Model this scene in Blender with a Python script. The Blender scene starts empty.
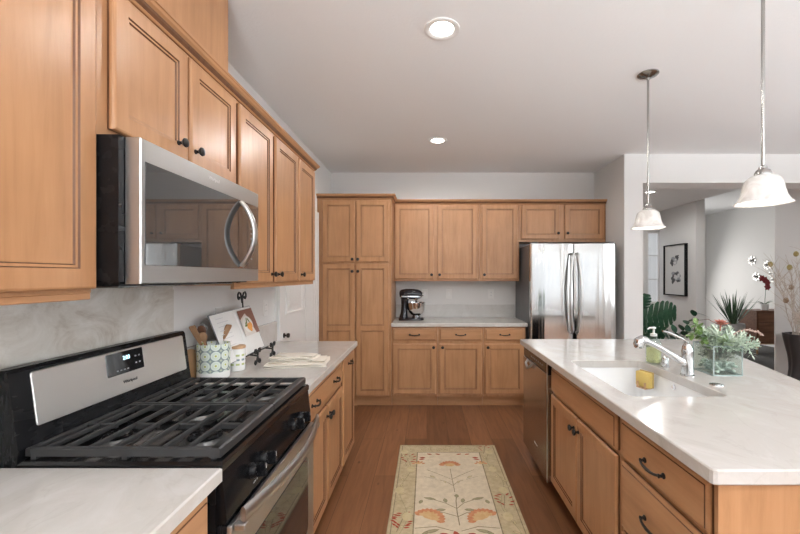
import bpy, bmesh, math, random
from mathutils import Vector, Matrix
random.seed(7)
R = math.radians
S = bpy.context.scene
COL = S.collection

# ------------------------------------------------------------------ camera
cd = bpy.data.cameras.new('camera'); cam = bpy.data.objects.new('camera', cd); COL.objects.link(cam)
cd.sensor_width = 36; cd.lens = 36 * 390 / 800
cd.shift_x = -27 / 800; cd.shift_y = 9 / 800
cd.clip_start = .02
cam.location = (0, 0, 1.42); cam.rotation_euler = (R(90), 0, 0)
S.camera = cam

# ------------------------------------------------------------------ world, lights, exposure
w = bpy.data.worlds.new('world'); S.world = w; w.use_nodes = True
bg = w.node_tree.nodes['Background']; bg.inputs[0].default_value = (.86, .93, 1, 1); bg.inputs[1].default_value = 1.1
S.view_settings.view_transform = 'Standard'; S.view_settings.look = 'None'
S.view_settings.gamma = 1; S.view_settings.use_curve_mapping = False
S.view_settings.exposure = 0.27

def area(name, loc, rot, sx, sy, power, col=(1, 1, 1)):
    l = bpy.data.lights.new(name, 'AREA'); l.shape = 'RECTANGLE'; l.size = sx; l.size_y = sy
    l.energy = power; l.color = col
    o = bpy.data.objects.new(name, l); COL.objects.link(o); o.location = loc; o.rotation_euler = rot
    return o
DAY = (.92, .965, 1)
area('daylight_rear_window', (2.3, -3.35, 1.4), (R(95), 0, 0), 5.2, 1.9, 15, DAY)
area('ceiling_fill_rear', (.4, -5.1, -.25), (R(180), 0, 0), 4.2, 3.6, 6800, DAY)  # added fill facing up outside the rear window, brightens the ceiling
area('daylight_side_window', (5.65, .4, 1.45), (R(100), 0, R(90)), 4.3, 1.5, 70, DAY)
area('ceiling_fill_side', (6.6, .4, -.1), (R(142), 0, R(90)), 4.3, 2.0, 460, DAY)  # added fill aimed up through the side window, no real source
area('living_fill', (5.5, 9.5, 1.4), (R(-68), 0, 0), 1.4, 1.8, 36, (1, .97, .94))  # added fill hidden behind the picture wall, brightens the living room

# ------------------------------------------------------------------ materials
def new_mat(name):
    m = bpy.data.materials.new(name); m.use_nodes = True
    nt = m.node_tree; return m, nt, nt.nodes['Principled BSDF']
def plain(name, col, rough=.5, metal=0, **kw):
    m, nt, b = new_mat(name)
    b.inputs['Base Color'].default_value = (*col, 1); b.inputs['Roughness'].default_value = rough
    b.inputs['Metallic'].default_value = metal
    for k, v in kw.items(): b.inputs[k.replace('_', ' ')].default_value = v
    # a trace of procedural unevenness in the gloss
    n = nt.nodes.new('ShaderNodeTexNoise'); n.inputs['Scale'].default_value = 9
    r = nt.nodes.new('ShaderNodeMapRange'); r.inputs[3].default_value = max(0, rough - .03); r.inputs[4].default_value = min(1, rough + .03)
    nt.links.new(n.outputs[0], r.inputs[0]); nt.links.new(r.outputs[0], b.inputs['Roughness'])
    return m
def ramp(nt, stops):
    r = nt.nodes.new('ShaderNodeValToRGB'); e = r.color_ramp.elements
    while len(e) < len(stops): e.new(.5)
    for k, (p, c) in zip(e, stops): k.position = p; k.color = (*c, 1)
    return r
def coords(nt, scale, rand=True):
    tc = nt.nodes.new('ShaderNodeTexCoord'); mp = nt.nodes.new('ShaderNodeMapping')
    mp.inputs['Scale'].default_value = scale
    if rand:
        oi = nt.nodes.new('ShaderNodeObjectInfo'); mu = nt.nodes.new('ShaderNodeVectorMath'); mu.operation = 'SCALE'
        mu.inputs[0].default_value = (7, 5, 3); nt.links.new(oi.outputs['Random'], mu.inputs['Scale'])
        ad = nt.nodes.new('ShaderNodeVectorMath'); nt.links.new(tc.outputs['Object'], ad.inputs[0]); nt.links.new(mu.outputs[0], ad.inputs[1])
        nt.links.new(ad.outputs[0], mp.inputs[0])
    else: nt.links.new(tc.outputs['Object'], mp.inputs[0])
    return mp
def wood(name, scale, c0, c1, c2, rough=.32):
    m, nt, b = new_mat(name)
    mp = coords(nt, scale)
    n = nt.nodes.new('ShaderNodeTexNoise'); n.inputs['Scale'].default_value = 2.2; n.inputs['Detail'].default_value = 7
    n.inputs['Roughness'].default_value = .62; n.inputs['Distortion'].default_value = .5
    nt.links.new(mp.outputs[0], n.inputs[0])
    r = ramp(nt, [(.28, c0), (.5, c1), (.74, c2)]); nt.links.new(n.outputs[0], r.inputs[0])
    mp2 = coords(nt, (1.7, 1.7, 1.7)); n2 = nt.nodes.new('ShaderNodeTexNoise'); n2.inputs['Scale'].default_value = 2.5; n2.inputs['Detail'].default_value = 3
    nt.links.new(mp2.outputs[0], n2.inputs[0])
    mx = nt.nodes.new('ShaderNodeMixRGB'); mx.blend_type = 'MULTIPLY'; mx.inputs[0].default_value = .35
    r2 = ramp(nt, [(.3, (.72, .68, .64)), (.65, (1, 1, 1))]); nt.links.new(n2.outputs[0], r2.inputs[0])
    nt.links.new(r.outputs[0], mx.inputs[1]); nt.links.new(r2.outputs[0], mx.inputs[2])
    nt.links.new(mx.outputs[0], b.inputs['Base Color'])
    b.inputs['Roughness'].default_value = rough; b.inputs['Specular IOR Level'].default_value = .42
    bp = nt.nodes.new('ShaderNodeBump'); bp.inputs['Strength'].default_value = .04; bp.inputs['Distance'].default_value = .002
    nt.links.new(n.outputs[0], bp.inputs['Height']); nt.links.new(bp.outputs[0], b.inputs['Normal'])
    return m
MC = ((.385, .192, .088), (.455, .235, .113), (.51, .275, .138))
maple = wood('maple_upright_grain', (11, 11, 1.1), *MC)
maple_h = wood('maple_level_grain', (1.1, 11, 11), *MC)
maple_y = wood('maple_depth_grain', (11, 1.1, 11), *MC)
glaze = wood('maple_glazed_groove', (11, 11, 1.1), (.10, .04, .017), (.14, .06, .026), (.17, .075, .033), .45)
walnut = wood('walnut', (1.5, 12, 12), (.10, .04, .02), (.17, .07, .035), (.22, .10, .05), .4)
oak = wood('pale_oak', (9, 9, 1.5), (.42, .25, .12), (.52, .32, .17), (.6, .4, .23), .5)
spoonwood = wood('spoon_wood', (9, 9, 2), (.22, .12, .07), (.38, .22, .12), (.5, .32, .19), .6)

def stone(name, base, dark, light, rough, scale=(1, 1, 1), contrast=(.38, .62)):
    m, nt, b = new_mat(name)
    mp = coords(nt, scale, False)
    n = nt.nodes.new('ShaderNodeTexNoise'); n.inputs['Scale'].default_value = 3.2; n.inputs['Detail'].default_value = 10
    n.inputs['Roughness'].default_value = .65; n.inputs['Distortion'].default_value = 1.6
    nt.links.new(mp.outputs[0], n.inputs[0])
    r = ramp(nt, [(contrast[0] - .1, dark), (contrast[0] + .06, base), (.5, base), (contrast[1] + .06, light)])
    nt.links.new(n.outputs[0], r.inputs[0])
    # thin veins
    n2 = nt.nodes.new('ShaderNodeTexNoise'); n2.inputs['Scale'].default_value = 1.7; n2.inputs['Detail'].default_value = 6; n2.inputs['Distortion'].default_value = 2.2
    nt.links.new(mp.outputs[0], n2.inputs[0])
    su = nt.nodes.new('ShaderNodeMath'); su.operation = 'SUBTRACT'; su.inputs[1].default_value = .5; nt.links.new(n2.outputs[0], su.inputs[0])
    ab = nt.nodes.new('ShaderNodeMath'); ab.operation = 'ABSOLUTE'; nt.links.new(su.outputs[0], ab.inputs[0])
    rv = ramp(nt, [(0, (.55, .5, .45)), (.012, (1, 1, 1))]); nt.links.new(ab.outputs[0], rv.inputs[0])
    mx = nt.nodes.new('ShaderNodeMixRGB'); mx.blend_type = 'MULTIPLY'; mx.inputs[0].default_value = .11
    nt.links.new(r.outputs[0], mx.inputs[1]); nt.links.new(rv.outputs[0], mx.inputs[2])
    nt.links.new(mx.outputs[0], b.inputs['Base Color'])
    b.inputs['Roughness'].default_value = rough
    return m
quartz = stone('pale_polished_stone', (.545, .515, .48), (.475, .435, .395), (.60, .575, .55), .13, (1.2, .8, 1))
marble = stone('cloudy_grey_stone', (.62, .59, .54), (.43, .375, .315), (.72, .70, .66), .12, (1, 1.2, 1.6), (.42, .56))
splash = stone('grey_splash_stone', (.60, .58, .56), (.52, .5, .47), (.66, .65, .63), .1)

def paint(name, col, bump=.12, scale=140, rough=.75):
    m, nt, b = new_mat(name); b.inputs['Base Color'].default_value = (*col, 1); b.inputs['Roughness'].default_value = rough
    mp = coords(nt, (1, 1, 1), False); n = nt.nodes.new('ShaderNodeTexNoise'); n.inputs['Scale'].default_value = scale; n.inputs['Detail'].default_value = 3
    nt.links.new(mp.outputs[0], n.inputs[0])
    bp = nt.nodes.new('ShaderNodeBump'); bp.inputs['Strength'].default_value = bump; bp.inputs['Distance'].default_value = .004
    nt.links.new(n.outputs[0], bp.inputs['Height']); nt.links.new(bp.outputs[0], b.inputs['Normal'])
    return m
wallp = paint('wall_paint', (.70, .69, .675))
ceilp = paint('ceiling_paint', (.80, .80, .80), .35, 60)
trimw = plain('white_trim', (.78, .775, .765), .35)

def floor_mat():
    m, nt, b = new_mat('wood_planks')
    tc = nt.nodes.new('ShaderNodeTexCoord')
    sp = nt.nodes.new('ShaderNodeSeparateXYZ'); cb = nt.nodes.new('ShaderNodeCombineXYZ')
    nt.links.new(tc.outputs['Object'], sp.inputs[0]); nt.links.new(sp.outputs[1], cb.inputs[0]); nt.links.new(sp.outputs[0], cb.inputs[1])
    br = nt.nodes.new('ShaderNodeTexBrick'); br.offset = .37; br.offset_frequency = 2
    br.inputs['Color1'].default_value = (.19, .080, .034, 1); br.inputs['Color2'].default_value = (.31, .140, .064, 1); br.inputs['Mortar'].default_value = (.07, .03, .014, 1)
    br.inputs['Scale'].default_value = 1; br.inputs['Mortar Size'].default_value = .0016; br.inputs['Brick Width'].default_value = 1.7; br.inputs['Row Height'].default_value = .187
    br.inputs['Mortar Smooth'].default_value = .4; br.inputs['Bias'].default_value = -.1
    nt.links.new(cb.outputs[0], br.inputs[0])
    mp = nt.nodes.new('ShaderNodeMapping'); mp.inputs['Scale'].default_value = (1.2, 14, 1); nt.links.new(cb.outputs[0], mp.inputs[0])
    n = nt.nodes.new('ShaderNodeTexNoise'); n.inputs['Scale'].default_value = 2.4; n.inputs['Detail'].default_value = 9; n.inputs['Distortion'].default_value = .8
    nt.links.new(mp.outputs[0], n.inputs[0])
    r = ramp(nt, [(.25, (.55, .5, .46)), (.6, (1, 1, 1)), (.85, (1.15, 1.1, 1.05))]); nt.links.new(n.outputs[0], r.inputs[0])
    mx = nt.nodes.new('ShaderNodeMixRGB'); mx.blend_type = 'MULTIPLY'; mx.inputs[0].default_value = .7
    nt.links.new(br.outputs[0], mx.inputs[1]); nt.links.new(r.outputs[0], mx.inputs[2])
    # knots
    mp2 = nt.nodes.new('ShaderNodeMapping'); mp2.inputs['Scale'].default_value = (1.6, 3.2, 1); nt.links.new(cb.outputs[0], mp2.inputs[0])
    v = nt.nodes.new('ShaderNodeTexVoronoi'); v.inputs['Scale'].default_value = 1.9; nt.links.new(mp2.outputs[0], v.inputs[0])
    rk = ramp(nt, [(.03, (.32, .26, .22)), (.075, (1, 1, 1))]); nt.links.new(v.outputs['Distance'], rk.inputs[0])
    mk = nt.nodes.new('ShaderNodeMixRGB'); mk.blend_type = 'MULTIPLY'; mk.inputs[0].default_value = .9
    nt.links.new(mx.outputs[0], mk.inputs[1]); nt.links.new(rk.outputs[0], mk.inputs[2])
    nt.links.new(mk.outputs[0], b.inputs['Base Color'])
    b.inputs['Roughness'].default_value = .42
    bp = nt.nodes.new('ShaderNodeBump'); bp.inputs['Strength'].default_value = .12; bp.inputs['Distance'].default_value = .003
    nt.links.new(n.outputs[0], bp.inputs['Height']); nt.links.new(bp.outputs[0], b.inputs['Normal'])
    return m
floorm = floor_mat()

def steel_mat(name, col, rough, sc, strength):
    m, nt, b = new_mat(name); b.inputs['Base Color'].default_value = (*col, 1); b.inputs['Metallic'].default_value = 1; b.inputs['Roughness'].default_value = rough
    mp = coords(nt, sc, False); n = nt.nodes.new('ShaderNodeTexNoise'); n.inputs['Scale'].default_value = 1; n.inputs['Detail'].default_value = 2
    nt.links.new(mp.outputs[0], n.inputs[0])
    bp = nt.nodes.new('ShaderNodeBump'); bp.inputs['Strength'].default_value = strength; bp.inputs['Distance'].default_value = .01
    nt.links.new(n.outputs[0], bp.inputs['Height']); nt.links.new(bp.outputs[0], b.inputs['Normal'])
    return m
steel = steel_mat('brushed_steel', (.50, .495, .485), .36, (2, 2, 200), .03)
fridge_steel = steel_mat('polished_fridge_steel', (.50, .495, .485), .12, (11, 11, .25), .75)
dw_steel = steel_mat('warm_dishwasher_steel', (.56, .54, .52), .25, (2, 2, 150), .02)
nickel = plain('satin_nickel', (.36, .35, .335), .22, 1)
chrome = plain('chrome', (.66, .67, .68), .08, 1)
bronze = plain('dark_bronze', (.028, .024, .022), .35, .6)
black = plain('black_enamel', (.008, .008, .009), .12)
blackm = plain('black_satin', (.008, .008, .009), .27, 0, Specular_IOR_Level=.2)
iron = plain('cast_iron', (.032, .032, .033), .42, 0, Specular_IOR_Level=.4)
wrought = plain('black_wrought_iron', (.012, .012, .012), .5)
burnerm = plain('burner_alloy', (.16, .155, .15), .42, .8)
dkgrey = plain('fridge_side_grey', (.13, .13, .135), .35, .3)
glassblk = plain('black_glass', (.012, .012, .013), .03, 0, Specular_IOR_Level=.9)
mirrorblk = plain('mirrored_dark_glass', (.05, .05, .05), .02, 0, Specular_IOR_Level=1.0, Coat_Weight=1.0, Coat_IOR=1.45, Coat_Roughness=.02)
porcelain = plain('white_porcelain', (.88, .88, .875), .12)
white_pl = plain('white_plastic', (.76, .75, .73), .35)
paper = plain('paper', (.74, .735, .72), .6)
linen = plain('cream_linen', (.78, .72, .63), .9)
linen_d = plain('linen_stripe', (.50, .44, .34), .9)
spongem = plain('yellow_sponge', (.62, .46, .14), .9)
scrub = plain('tan_scrubber', (.48, .34, .12), .95)
def glass(name, col=(1, 1, 1), rough=0, ior=1.45):
    m, nt, b = new_mat(name); b.inputs['Base Color'].default_value = (*col, 1); b.inputs['Transmission Weight'].default_value = 1
    b.inputs['Roughness'].default_value = rough; b.inputs['IOR'].default_value = ior
    return m
def thin_glass():
    m, nt, b = new_mat('clear_glass'); tr = nt.nodes.new('ShaderNodeBsdfTransparent'); tr.inputs[0].default_value = (.93, .97, .955, 1)
    gl = nt.nodes.new('ShaderNodeBsdfGlossy'); gl.inputs['Roughness'].default_value = .01; lw = nt.nodes.new('ShaderNodeLayerWeight'); lw.inputs[0].default_value = .5; pw = nt.nodes.new('ShaderNodeMath'); pw.operation = 'POWER'; pw.inputs[1].default_value = 4; nt.links.new(lw.outputs['Facing'], pw.inputs[0]); fr = nt.nodes.new('ShaderNodeMapRange'); fr.inputs[3].default_value = .05; fr.inputs[4].default_value = .6; nt.links.new(pw.outputs[0], fr.inputs[0])
    mx = nt.nodes.new('ShaderNodeMixShader'); nt.links.new(fr.outputs[0], mx.inputs[0])
    nt.links.new(tr.outputs[0], mx.inputs[1]); nt.links.new(gl.outputs[0], mx.inputs[2]); nt.links.new(mx.outputs[0], nt.nodes['Material Output'].inputs[0]); return m
clear = thin_glass()
def pane_mat():
    m, nt, b = new_mat('window_glass'); tr = nt.nodes.new('ShaderNodeBsdfTransparent'); gl = nt.nodes.new('ShaderNodeBsdfGlossy'); gl.inputs['Roughness'].default_value = .02
    mx = nt.nodes.new('ShaderNodeMixShader'); mx.inputs[0].default_value = .05
    nt.links.new(tr.outputs[0], mx.inputs[1]); nt.links.new(gl.outputs[0], mx.inputs[2]); nt.links.new(mx.outputs[0], nt.nodes['Material Output'].inputs[0]); return m
pane = pane_mat()
soapm = glass('pale_yellow_soap', (.90, .85, .45), .05, 1.35)
def emis(name, col, s):
    m, nt, b = new_mat(name); b.inputs['Base Color'].default_value = (*col, 1); b.inputs['Emission Color'].default_value = (*col, 1); b.inputs['Emission Strength'].default_value = s
    return m
lampm = emis('lamp_lens', (1, .97, .93), 9)
lcd = emis('clock_digits', (.55, .85, 1), 2.0)
def shade_mat():
    m, nt, b = new_mat('alabaster_glass')
    mp = coords(nt, (1, 1, 1)); n = nt.nodes.new('ShaderNodeTexNoise'); n.inputs['Scale'].default_value = 14; n.inputs['Distortion'].default_value = 2; n.inputs['Detail'].default_value = 5
    nt.links.new(mp.outputs[0], n.inputs[0])
    r = ramp(nt, [(.35, (.70, .68, .66)), (.6, (.82, .81, .80))]); nt.links.new(n.outputs[0], r.inputs[0])
    nt.links.new(r.outputs[0], b.inputs['Base Color']); b.inputs['Roughness'].default_value = .2
    tr = nt.nodes.new('ShaderNodeBsdfTranslucent'); nt.links.new(r.outputs[0], tr.inputs[0])
    mx = nt.nodes.new('ShaderNodeMixShader'); mx.inputs[0].default_value = .3
    out = nt.nodes['Material Output']; nt.links.new(b.outputs[0], mx.inputs[1]); nt.links.new(tr.outputs[0], mx.inputs[2]); nt.links.new(mx.outputs[0], out.inputs[0])
    return m
shadem = shade_mat()
def leafy(name, a, b_, rough=.5, scale=30):
    m, nt, b = new_mat(name); mp = coords(nt, (1, 1, 1)); n = nt.nodes.new('ShaderNodeTexNoise'); n.inputs['Scale'].default_value = scale
    nt.links.new(mp.outputs[0], n.inputs[0]); r = ramp(nt, [(.35, a), (.65, b_)]); nt.links.new(n.outputs[0], r.inputs[0])
    nt.links.new(r.outputs[0], b.inputs['Base Color']); b.inputs['Roughness'].default_value = rough
    return m
monst = leafy('deep_green_leaf', (.008, .045, .022), (.022, .085, .04), .3)
gleaf = leafy('mid_green_leaf', (.10, .2, .05), (.22, .34, .10), .45)
frost = leafy('frosty_leaf', (.42, .52, .42), (.66, .74, .62), .8)
spike = leafy('spiky_leaf', (.03, .07, .035), (.09, .16, .08), .4)
coral = leafy('coral_petal', (.50, .17, .13), (.62, .27, .2), .6)
blush = leafy('blush_bud', (.50, .33, .27), (.62, .45, .38), .7)
bark = leafy('bark', (.12, .08, .055), (.2, .14, .1), .8)
dried = leafy('dried_stem', (.42, .36, .30), (.60, .53, .46), .9)
bud = leafy('dried_pod', (.30, .24, .08), (.42, .35, .16), .8)
bud2 = leafy('dried_brown_pod', (.22, .14, .09), (.34, .24, .16), .8)
cotton = leafy('cream_dried_bloom', (.50, .42, .33), (.62, .54, .45), .95)
redp = leafy('crimson_petal', (.22, .012, .02), (.32, .03, .04), .5)
pebble = leafy('pale_pebble', (.30, .36, .32), (.52, .58, .52), .5, 15)
moss = leafy('grey_moss', (.12, .13, .11), (.3, .33, .28), .9, 20)
pewter = plain('pewter_petal', (.6, .59, .57), .22, .9)
vaseblk = plain('charcoal_ceramic', (.035, .034, .036), .3)
ink = plain('ink_wash', (.09, .09, .095), .8); ink2 = plain('pale_ink_wash', (.33, .34, .36), .8)

# ------------------------------------------------------------------ mesh kit
class G:
    def __init__(s): s.b = bmesh.new()
    def _m(s, fs, m):
        for f in fs: f.material_index = m
    def box(s, x0, x1, y0, y1, z0, z1, bev=0, m=0, seg=1):
        r = bmesh.ops.create_cube(s.b, size=1); vs = r['verts']
        for v in vs: v.co = Vector(((x0 + x1) / 2 + v.co.x * (x1 - x0), (y0 + y1) / 2 + v.co.y * (y1 - y0), (z0 + z1) / 2 + v.co.z * (z1 - z0)))
        fs = {f for v in vs for f in v.link_faces}; s._m(fs, m)
        if bev:
            es = {e for v in vs for e in v.link_edges}
            q = bmesh.ops.bevel(s.b, geom=list(es), offset=bev, segments=seg, affect='EDGES', profile=.5); s._m(q['faces'], m)
        return s
    def rings(s, rings, cap0=True, cap1=True, m=0, mats=None, closed=True):
        V = [[s.b.verts.new(p) for p in r] for r in rings]; n = len(V[0])
        for i in range(len(V) - 1):
            mi = mats[i] if mats else m
            for k in range(n if closed else n - 1):
                a, b, c, d = V[i][k], V[i][(k + 1) % n], V[i + 1][(k + 1) % n], V[i + 1][k]
                try: s.b.faces.new((a, b, c, d)).material_index = mi
                except ValueError: pass
        if cap0 and n > 2: s.b.faces.new(list(reversed(V[0]))).material_index = mats[0] if mats else m
        if cap1 and n > 2: s.b.faces.new(V[-1]).material_index = m
        return s
    def lathe(s, prof, c=(0, 0, 0), n=24, m=0, ax='z', caps=(True, True), mats=None):
        rs = []
        for r, h in prof:
            ring = []
            for k in range(n):
                a = 2 * math.pi * k / n; x, y = max(r, 1e-5) * math.cos(a), max(r, 1e-5) * math.sin(a)
                if ax == 'z': p = (x, y, h)
                elif ax == 'y': p = (x, -h, y)          # grows towards -y
                else: p = (h, x, y)
                ring.append(Vector(p) + Vector(c))
            rs.append(ring)
        return s.rings(rs, caps[0], caps[1], m, mats)
    def tube(s, pts, r, n=8, m=0, flat=None):
        P = [Vector(p) for p in pts]; rs = []; prev = None
        for i, p in enumerate(P):
            t = (P[min(i + 1, len(P) - 1)] - P[max(i - 1, 0)]).normalized()
            if prev is None:
                u = t.orthogonal().normalized() if abs(t.z) > .99 else t.cross(Vector((0, 0, 1))).normalized()
            else:
                u = (prev - t * prev.dot(t)).normalized()
            prev = u; v = t.cross(u); rr = r[i] if isinstance(r, (list, tuple)) else r
            fx, fy = flat or (1, 1)
            rs.append([p + (u * math.cos(2 * math.pi * k / n) * fx + v * math.sin(2 * math.pi * k / n) * fy) * rr for k in range(n)])
        return s.rings(rs, m=m)
    def prism(s, poly, z0, z1, m=0):
        return s.rings([[(x, y, z0) for x, y in poly], [(x, y, z1) for x, y in poly]], m=m)
    def prism_x(s, poly, x0, x1, m=0):
        return s.rings([[(x0, y, z) for y, z in poly], [(x1, y, z) for y, z in poly]], m=m)
    def sweep(s, path, prof, m=0):
        P = [Vector(p) for p in path]; rs = []
        for i, p in enumerate(P):
            ns = []
            if i > 0: d = (P[i] - P[i - 1]).normalized(); ns.append(Vector((d.y, -d.x)))
            if i < len(P) - 1: d = (P[i + 1] - P[i]).normalized(); ns.append(Vector((d.y, -d.x)))
            nn = ns[0] if len(ns) == 1 else (ns[0] + ns[1]) / (1 + ns[0].dot(ns[1]))
            rs.append([(p.x + nn.x * o, p.y + nn.y * o, z) for o, z in prof])
        return s.rings(rs, m=m)
    def ball(s, c, r, m=0, u=12, v=8):
        r = r if isinstance(r, (tuple, list)) else (r, r, r)
        q = bmesh.ops.create_uvsphere(s.b, u_segments=u, v_segments=v, radius=1)
        for w_ in q['verts']: w_.co = Vector((c[0] + w_.co.x * r[0], c[1] + w_.co.y * r[1], c[2] + w_.co.z * r[2]))
        s._m({f for w_ in q['verts'] for f in w_.link_faces}, m); return s
    def poly(s, pts, m=0):
        f = s.b.faces.new([s.b.verts.new(p) for p in pts]); f.material_index = m; return s
    def leaf(s, base, d, up, L, W, droop=.2, m=0, n=5, cup=.15):
        base, d, up = Vector(base), Vector(d).normalized(), Vector(up)
        side = d.cross(up)
        side = side.normalized() if side.length > 1e-4 else d.orthogonal().normalized()
        nrm = side.cross(d).normalized(); rows = []
        for i in range(n + 1):
            t = i / n; wd = W * .5 * (math.sin(math.pi * min(1, t * .92 + .08)) ** .8) if i < n else W * .02
            c = base + d * (L * t) - nrm * (droop * L * t * t)
            rows.append([c - side * wd + nrm * (cup * wd), c, c + side * wd + nrm * (cup * wd)])
        return s.rings(rows, False, False, m, closed=False)
    def build(s, name, mats, parent=None, smooth=35, solid=True, loc=None, rot=None):
        b = s.b
        if solid: bmesh.ops.recalc_face_normals(b, faces=b.faces)
        if smooth:
            for f in b.faces: f.smooth = True
            lim = R(smooth)
            for e in b.edges:
                if len(e.link_faces) == 2 and e.calc_face_angle(0) > lim: e.smooth = False
        me = bpy.data.meshes.new(name); b.to_mesh(me); b.free()
        for mm in (mats if isinstance(mats, (list, tuple)) else [mats]): me.materials.append(mm)
        o = bpy.data.objects.new(name, me); COL.objects.link(o)
        if parent: o.parent = parent
        if loc: o.location = loc
        if rot: o.rotation_euler = rot
        return o
def thing(name, label, cat, loc=(0, 0, 0), rz=0, group=None):
    o = bpy.data.objects.new(name, None); COL.objects.link(o); o.empty_display_size = .1
    o.location = loc; o.rotation_euler = (0, 0, R(rz)); return tag(o, label, cat, group)
def tag(o, label, cat, group=None, kind=None):
    o['label'] = label; o['category'] = cat
    if group: o['group'] = group
    if kind: o['kind'] = kind
    return o
def struct(name, g, m, smooth=0):
    o = g.build(name, m, smooth=smooth); o['kind'] = 'structure'; return o
def copy_tree(o, parent=None):
    c = o.copy(); COL.objects.link(c)
    if parent: c.parent = parent
    for ch in list(o.children): copy_tree(ch, c)
    return c
def text(name, body, size, mat, parent, loc, rot, depth=.0004, align='CENTER'):
    cu = bpy.data.curves.new('lettering', 'FONT'); cu.body = body; cu.size = size; cu.extrude = depth; cu.align_x = align; cu.align_y = 'CENTER'
    t = bpy.data.objects.new('lettering', cu); COL.objects.link(t)
    dg = bpy.context.evaluated_depsgraph_get(); me = bpy.data.meshes.new_from_object(t.evaluated_get(dg))
    bpy.data.objects.remove(t); me.materials.clear(); me.materials.append(mat)
    o = bpy.data.objects.new(name, me); COL.objects.link(o); o.parent = parent; o.location = loc; o.rotation_euler = rot
    return o

# ------------------------------------------------------------------ room shell
WL, WB, ZC = -1.187, 4.83, 2.70
struct('floor', G().box(-1.3, 7.2, -3.2, 10, -.06, 0), floorm)
struct('ceiling', G().box(-1.3, 5.6, -3.2, 4.85, ZC, ZC + .1).box(2.2, 4.6, 4.85, 8, ZC, ZC + .1), ceilp)
struct('ceiling_living', G().box(4.6, 7.2, 4.85, 10, 2.92, 3.02), ceilp)
struct('floor_living', G().box(4.6, 6.9, 5.0, 9.65, 0, .006), paint('grey_carpet', (.085, .082, .08), .6, 300, .95))
struct('trim_1', G().box(4.59, 4.60, 4.85, 6.67, ZC, 2.92).box(4.6, 7.2, 4.84, 4.85, ZC, 2.92), wallp)
struct('wall_left', G().box(WL - .1, WL, -3.2, 4.93, 0, ZC), wallp)
struct('wall_back', G().box(WL, 2.07, WB, WB + .1, 0, ZC), wallp)
struct('wall_pier', G().box(2.07, 2.265, 4.09, 4.93, 0, ZC), wallp)
struct('wall_header', G().box(2.265, 5.42, 4.09, 4.38, 2.398, ZC), wallp)
g = G().box(WL, -.3, -3.1, -3.0, 0, ZC).box(4.9, 5.5, -3.1, -3.0, 0, ZC).box(-.3, 4.9, -3.1, -3.0, 2.25, ZC).box(-.3, 4.9, -3.1, -3.0, 0, .48)  # low sill part added to block the outdoor fill from the fridge reflection
struct('wall_rear', g, wallp)
g = G().box(5.4, 5.5, -3, -1.8, 0, ZC).box(5.4, 5.5, 2.6, 4.95, 0, ZC).box(5.4, 5.5, -1.8, 2.6, 0, .75).box(5.4, 5.5, -1.8, 2.6, 2.25, ZC)
struct('wall_right', g, wallp)
struct('wall_divider', G().box(4.42, 7.0, 4.95, 4.965, 0, 2.92), wallp)
struct('wall_hall', G().box(4.6, 4.75, 6.67, 7.8, 0, 2.92), wallp)
g = G().box(2.2, 4.35, 7.7, 7.8, 0, ZC).box(4.35, 4.6, 7.7, 7.8, 0, .88).box(4.35, 4.6, 7.7, 7.8, 2.30, ZC)
struct('wall_entry', g, wallp)
struct('wall_corridor', G().box(2.1, 2.2, 4.93, 7.8, 0, ZC), wallp)
struct('wall_living', G().box(6.9, 7.0, 4.95, 9.8, 0, 2.92), wallp)
g = G().box(4.6, 4.7, 9.65, 9.75, 0, 2.92).box(6.3, 6.9, 9.65, 9.75, 0, 2.92).box(4.7, 6.3, 9.65, 9.75, 2.4, 2.92).box(4.7, 6.3, 9.65, 9.75, 0, .4)
struct('wall_far', g, wallp)
struct('wall_side', G().box(4.6, 4.75, 7.8, 9.7, 0, 2.92), wallp)
struct('baseboard_living', G().box(6.885, 6.9, 5.0, 9.65, 0, .09).box(6.3, 6.885, 9.635, 9.65, 0, .09), trimw)
struct('baseboard_divider', G().box(4.42, 5.4, 4.936, 4.95, 0, .09), trimw)
def window(n, lo, hi, axis, at, nx, nz=1, fw=.05):
    """frame and one pane across an opening; axis x: lies in the plane y=at"""
    g = G(); (a0, z0), (a1, z1) = lo, hi
    def bar(p0, p1, q0, q1, t=.03):
        if axis == 'x': g.box(p0, p1, at - t, at + t, q0, q1)
        else: g.box(at - t, at + t, p0, p1, q0, q1)
    bar(a0, a1, z0, z0 + fw); bar(a0, a1, z1 - fw, z1); bar(a0, a0 + fw, z0 + fw, z1 - fw); bar(a1 - fw, a1, z0 + fw, z1 - fw)
    for k in range(1, nx):
        c = a0 + (a1 - a0) * k / nx; bar(c - fw / 2, c + fw / 2, z0 + fw, z1 - fw)
    for k in range(1, nz):
        c = z0 + (z1 - z0) * k / nz; bar(a0 + fw, a1 - fw, c - fw / 4, c + fw / 4, .02)
    o = struct('window_%d' % n, g, trimw)
    p = G()
    if axis == 'x': p.box(a0 + fw, a1 - fw, at - .003, at + .003, z0 + fw, z1 - fw)
    else: p.box(at - .003, at + .003, a0 + fw, a1 - fw, z0 + fw, z1 - fw)
    p.build('window_pane', pane, o, smooth=0)
window(1, (4.352, .885), (4.598, 2.295), 'x', 7.75, 1, 3, .03)
window(2, (-.3, .48), (4.9, 2.25), 'x', -3.05, 8, 1, .15)
window(3, (-1.8, .75), (2.6, 2.25), 'y', 5.45, 4, 1, .08)
window(4, (4.7, .4), (6.3, 2.4), 'x', 9.7, 2, 1, .06)  # unseen window made up to go with the living room fill
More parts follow.
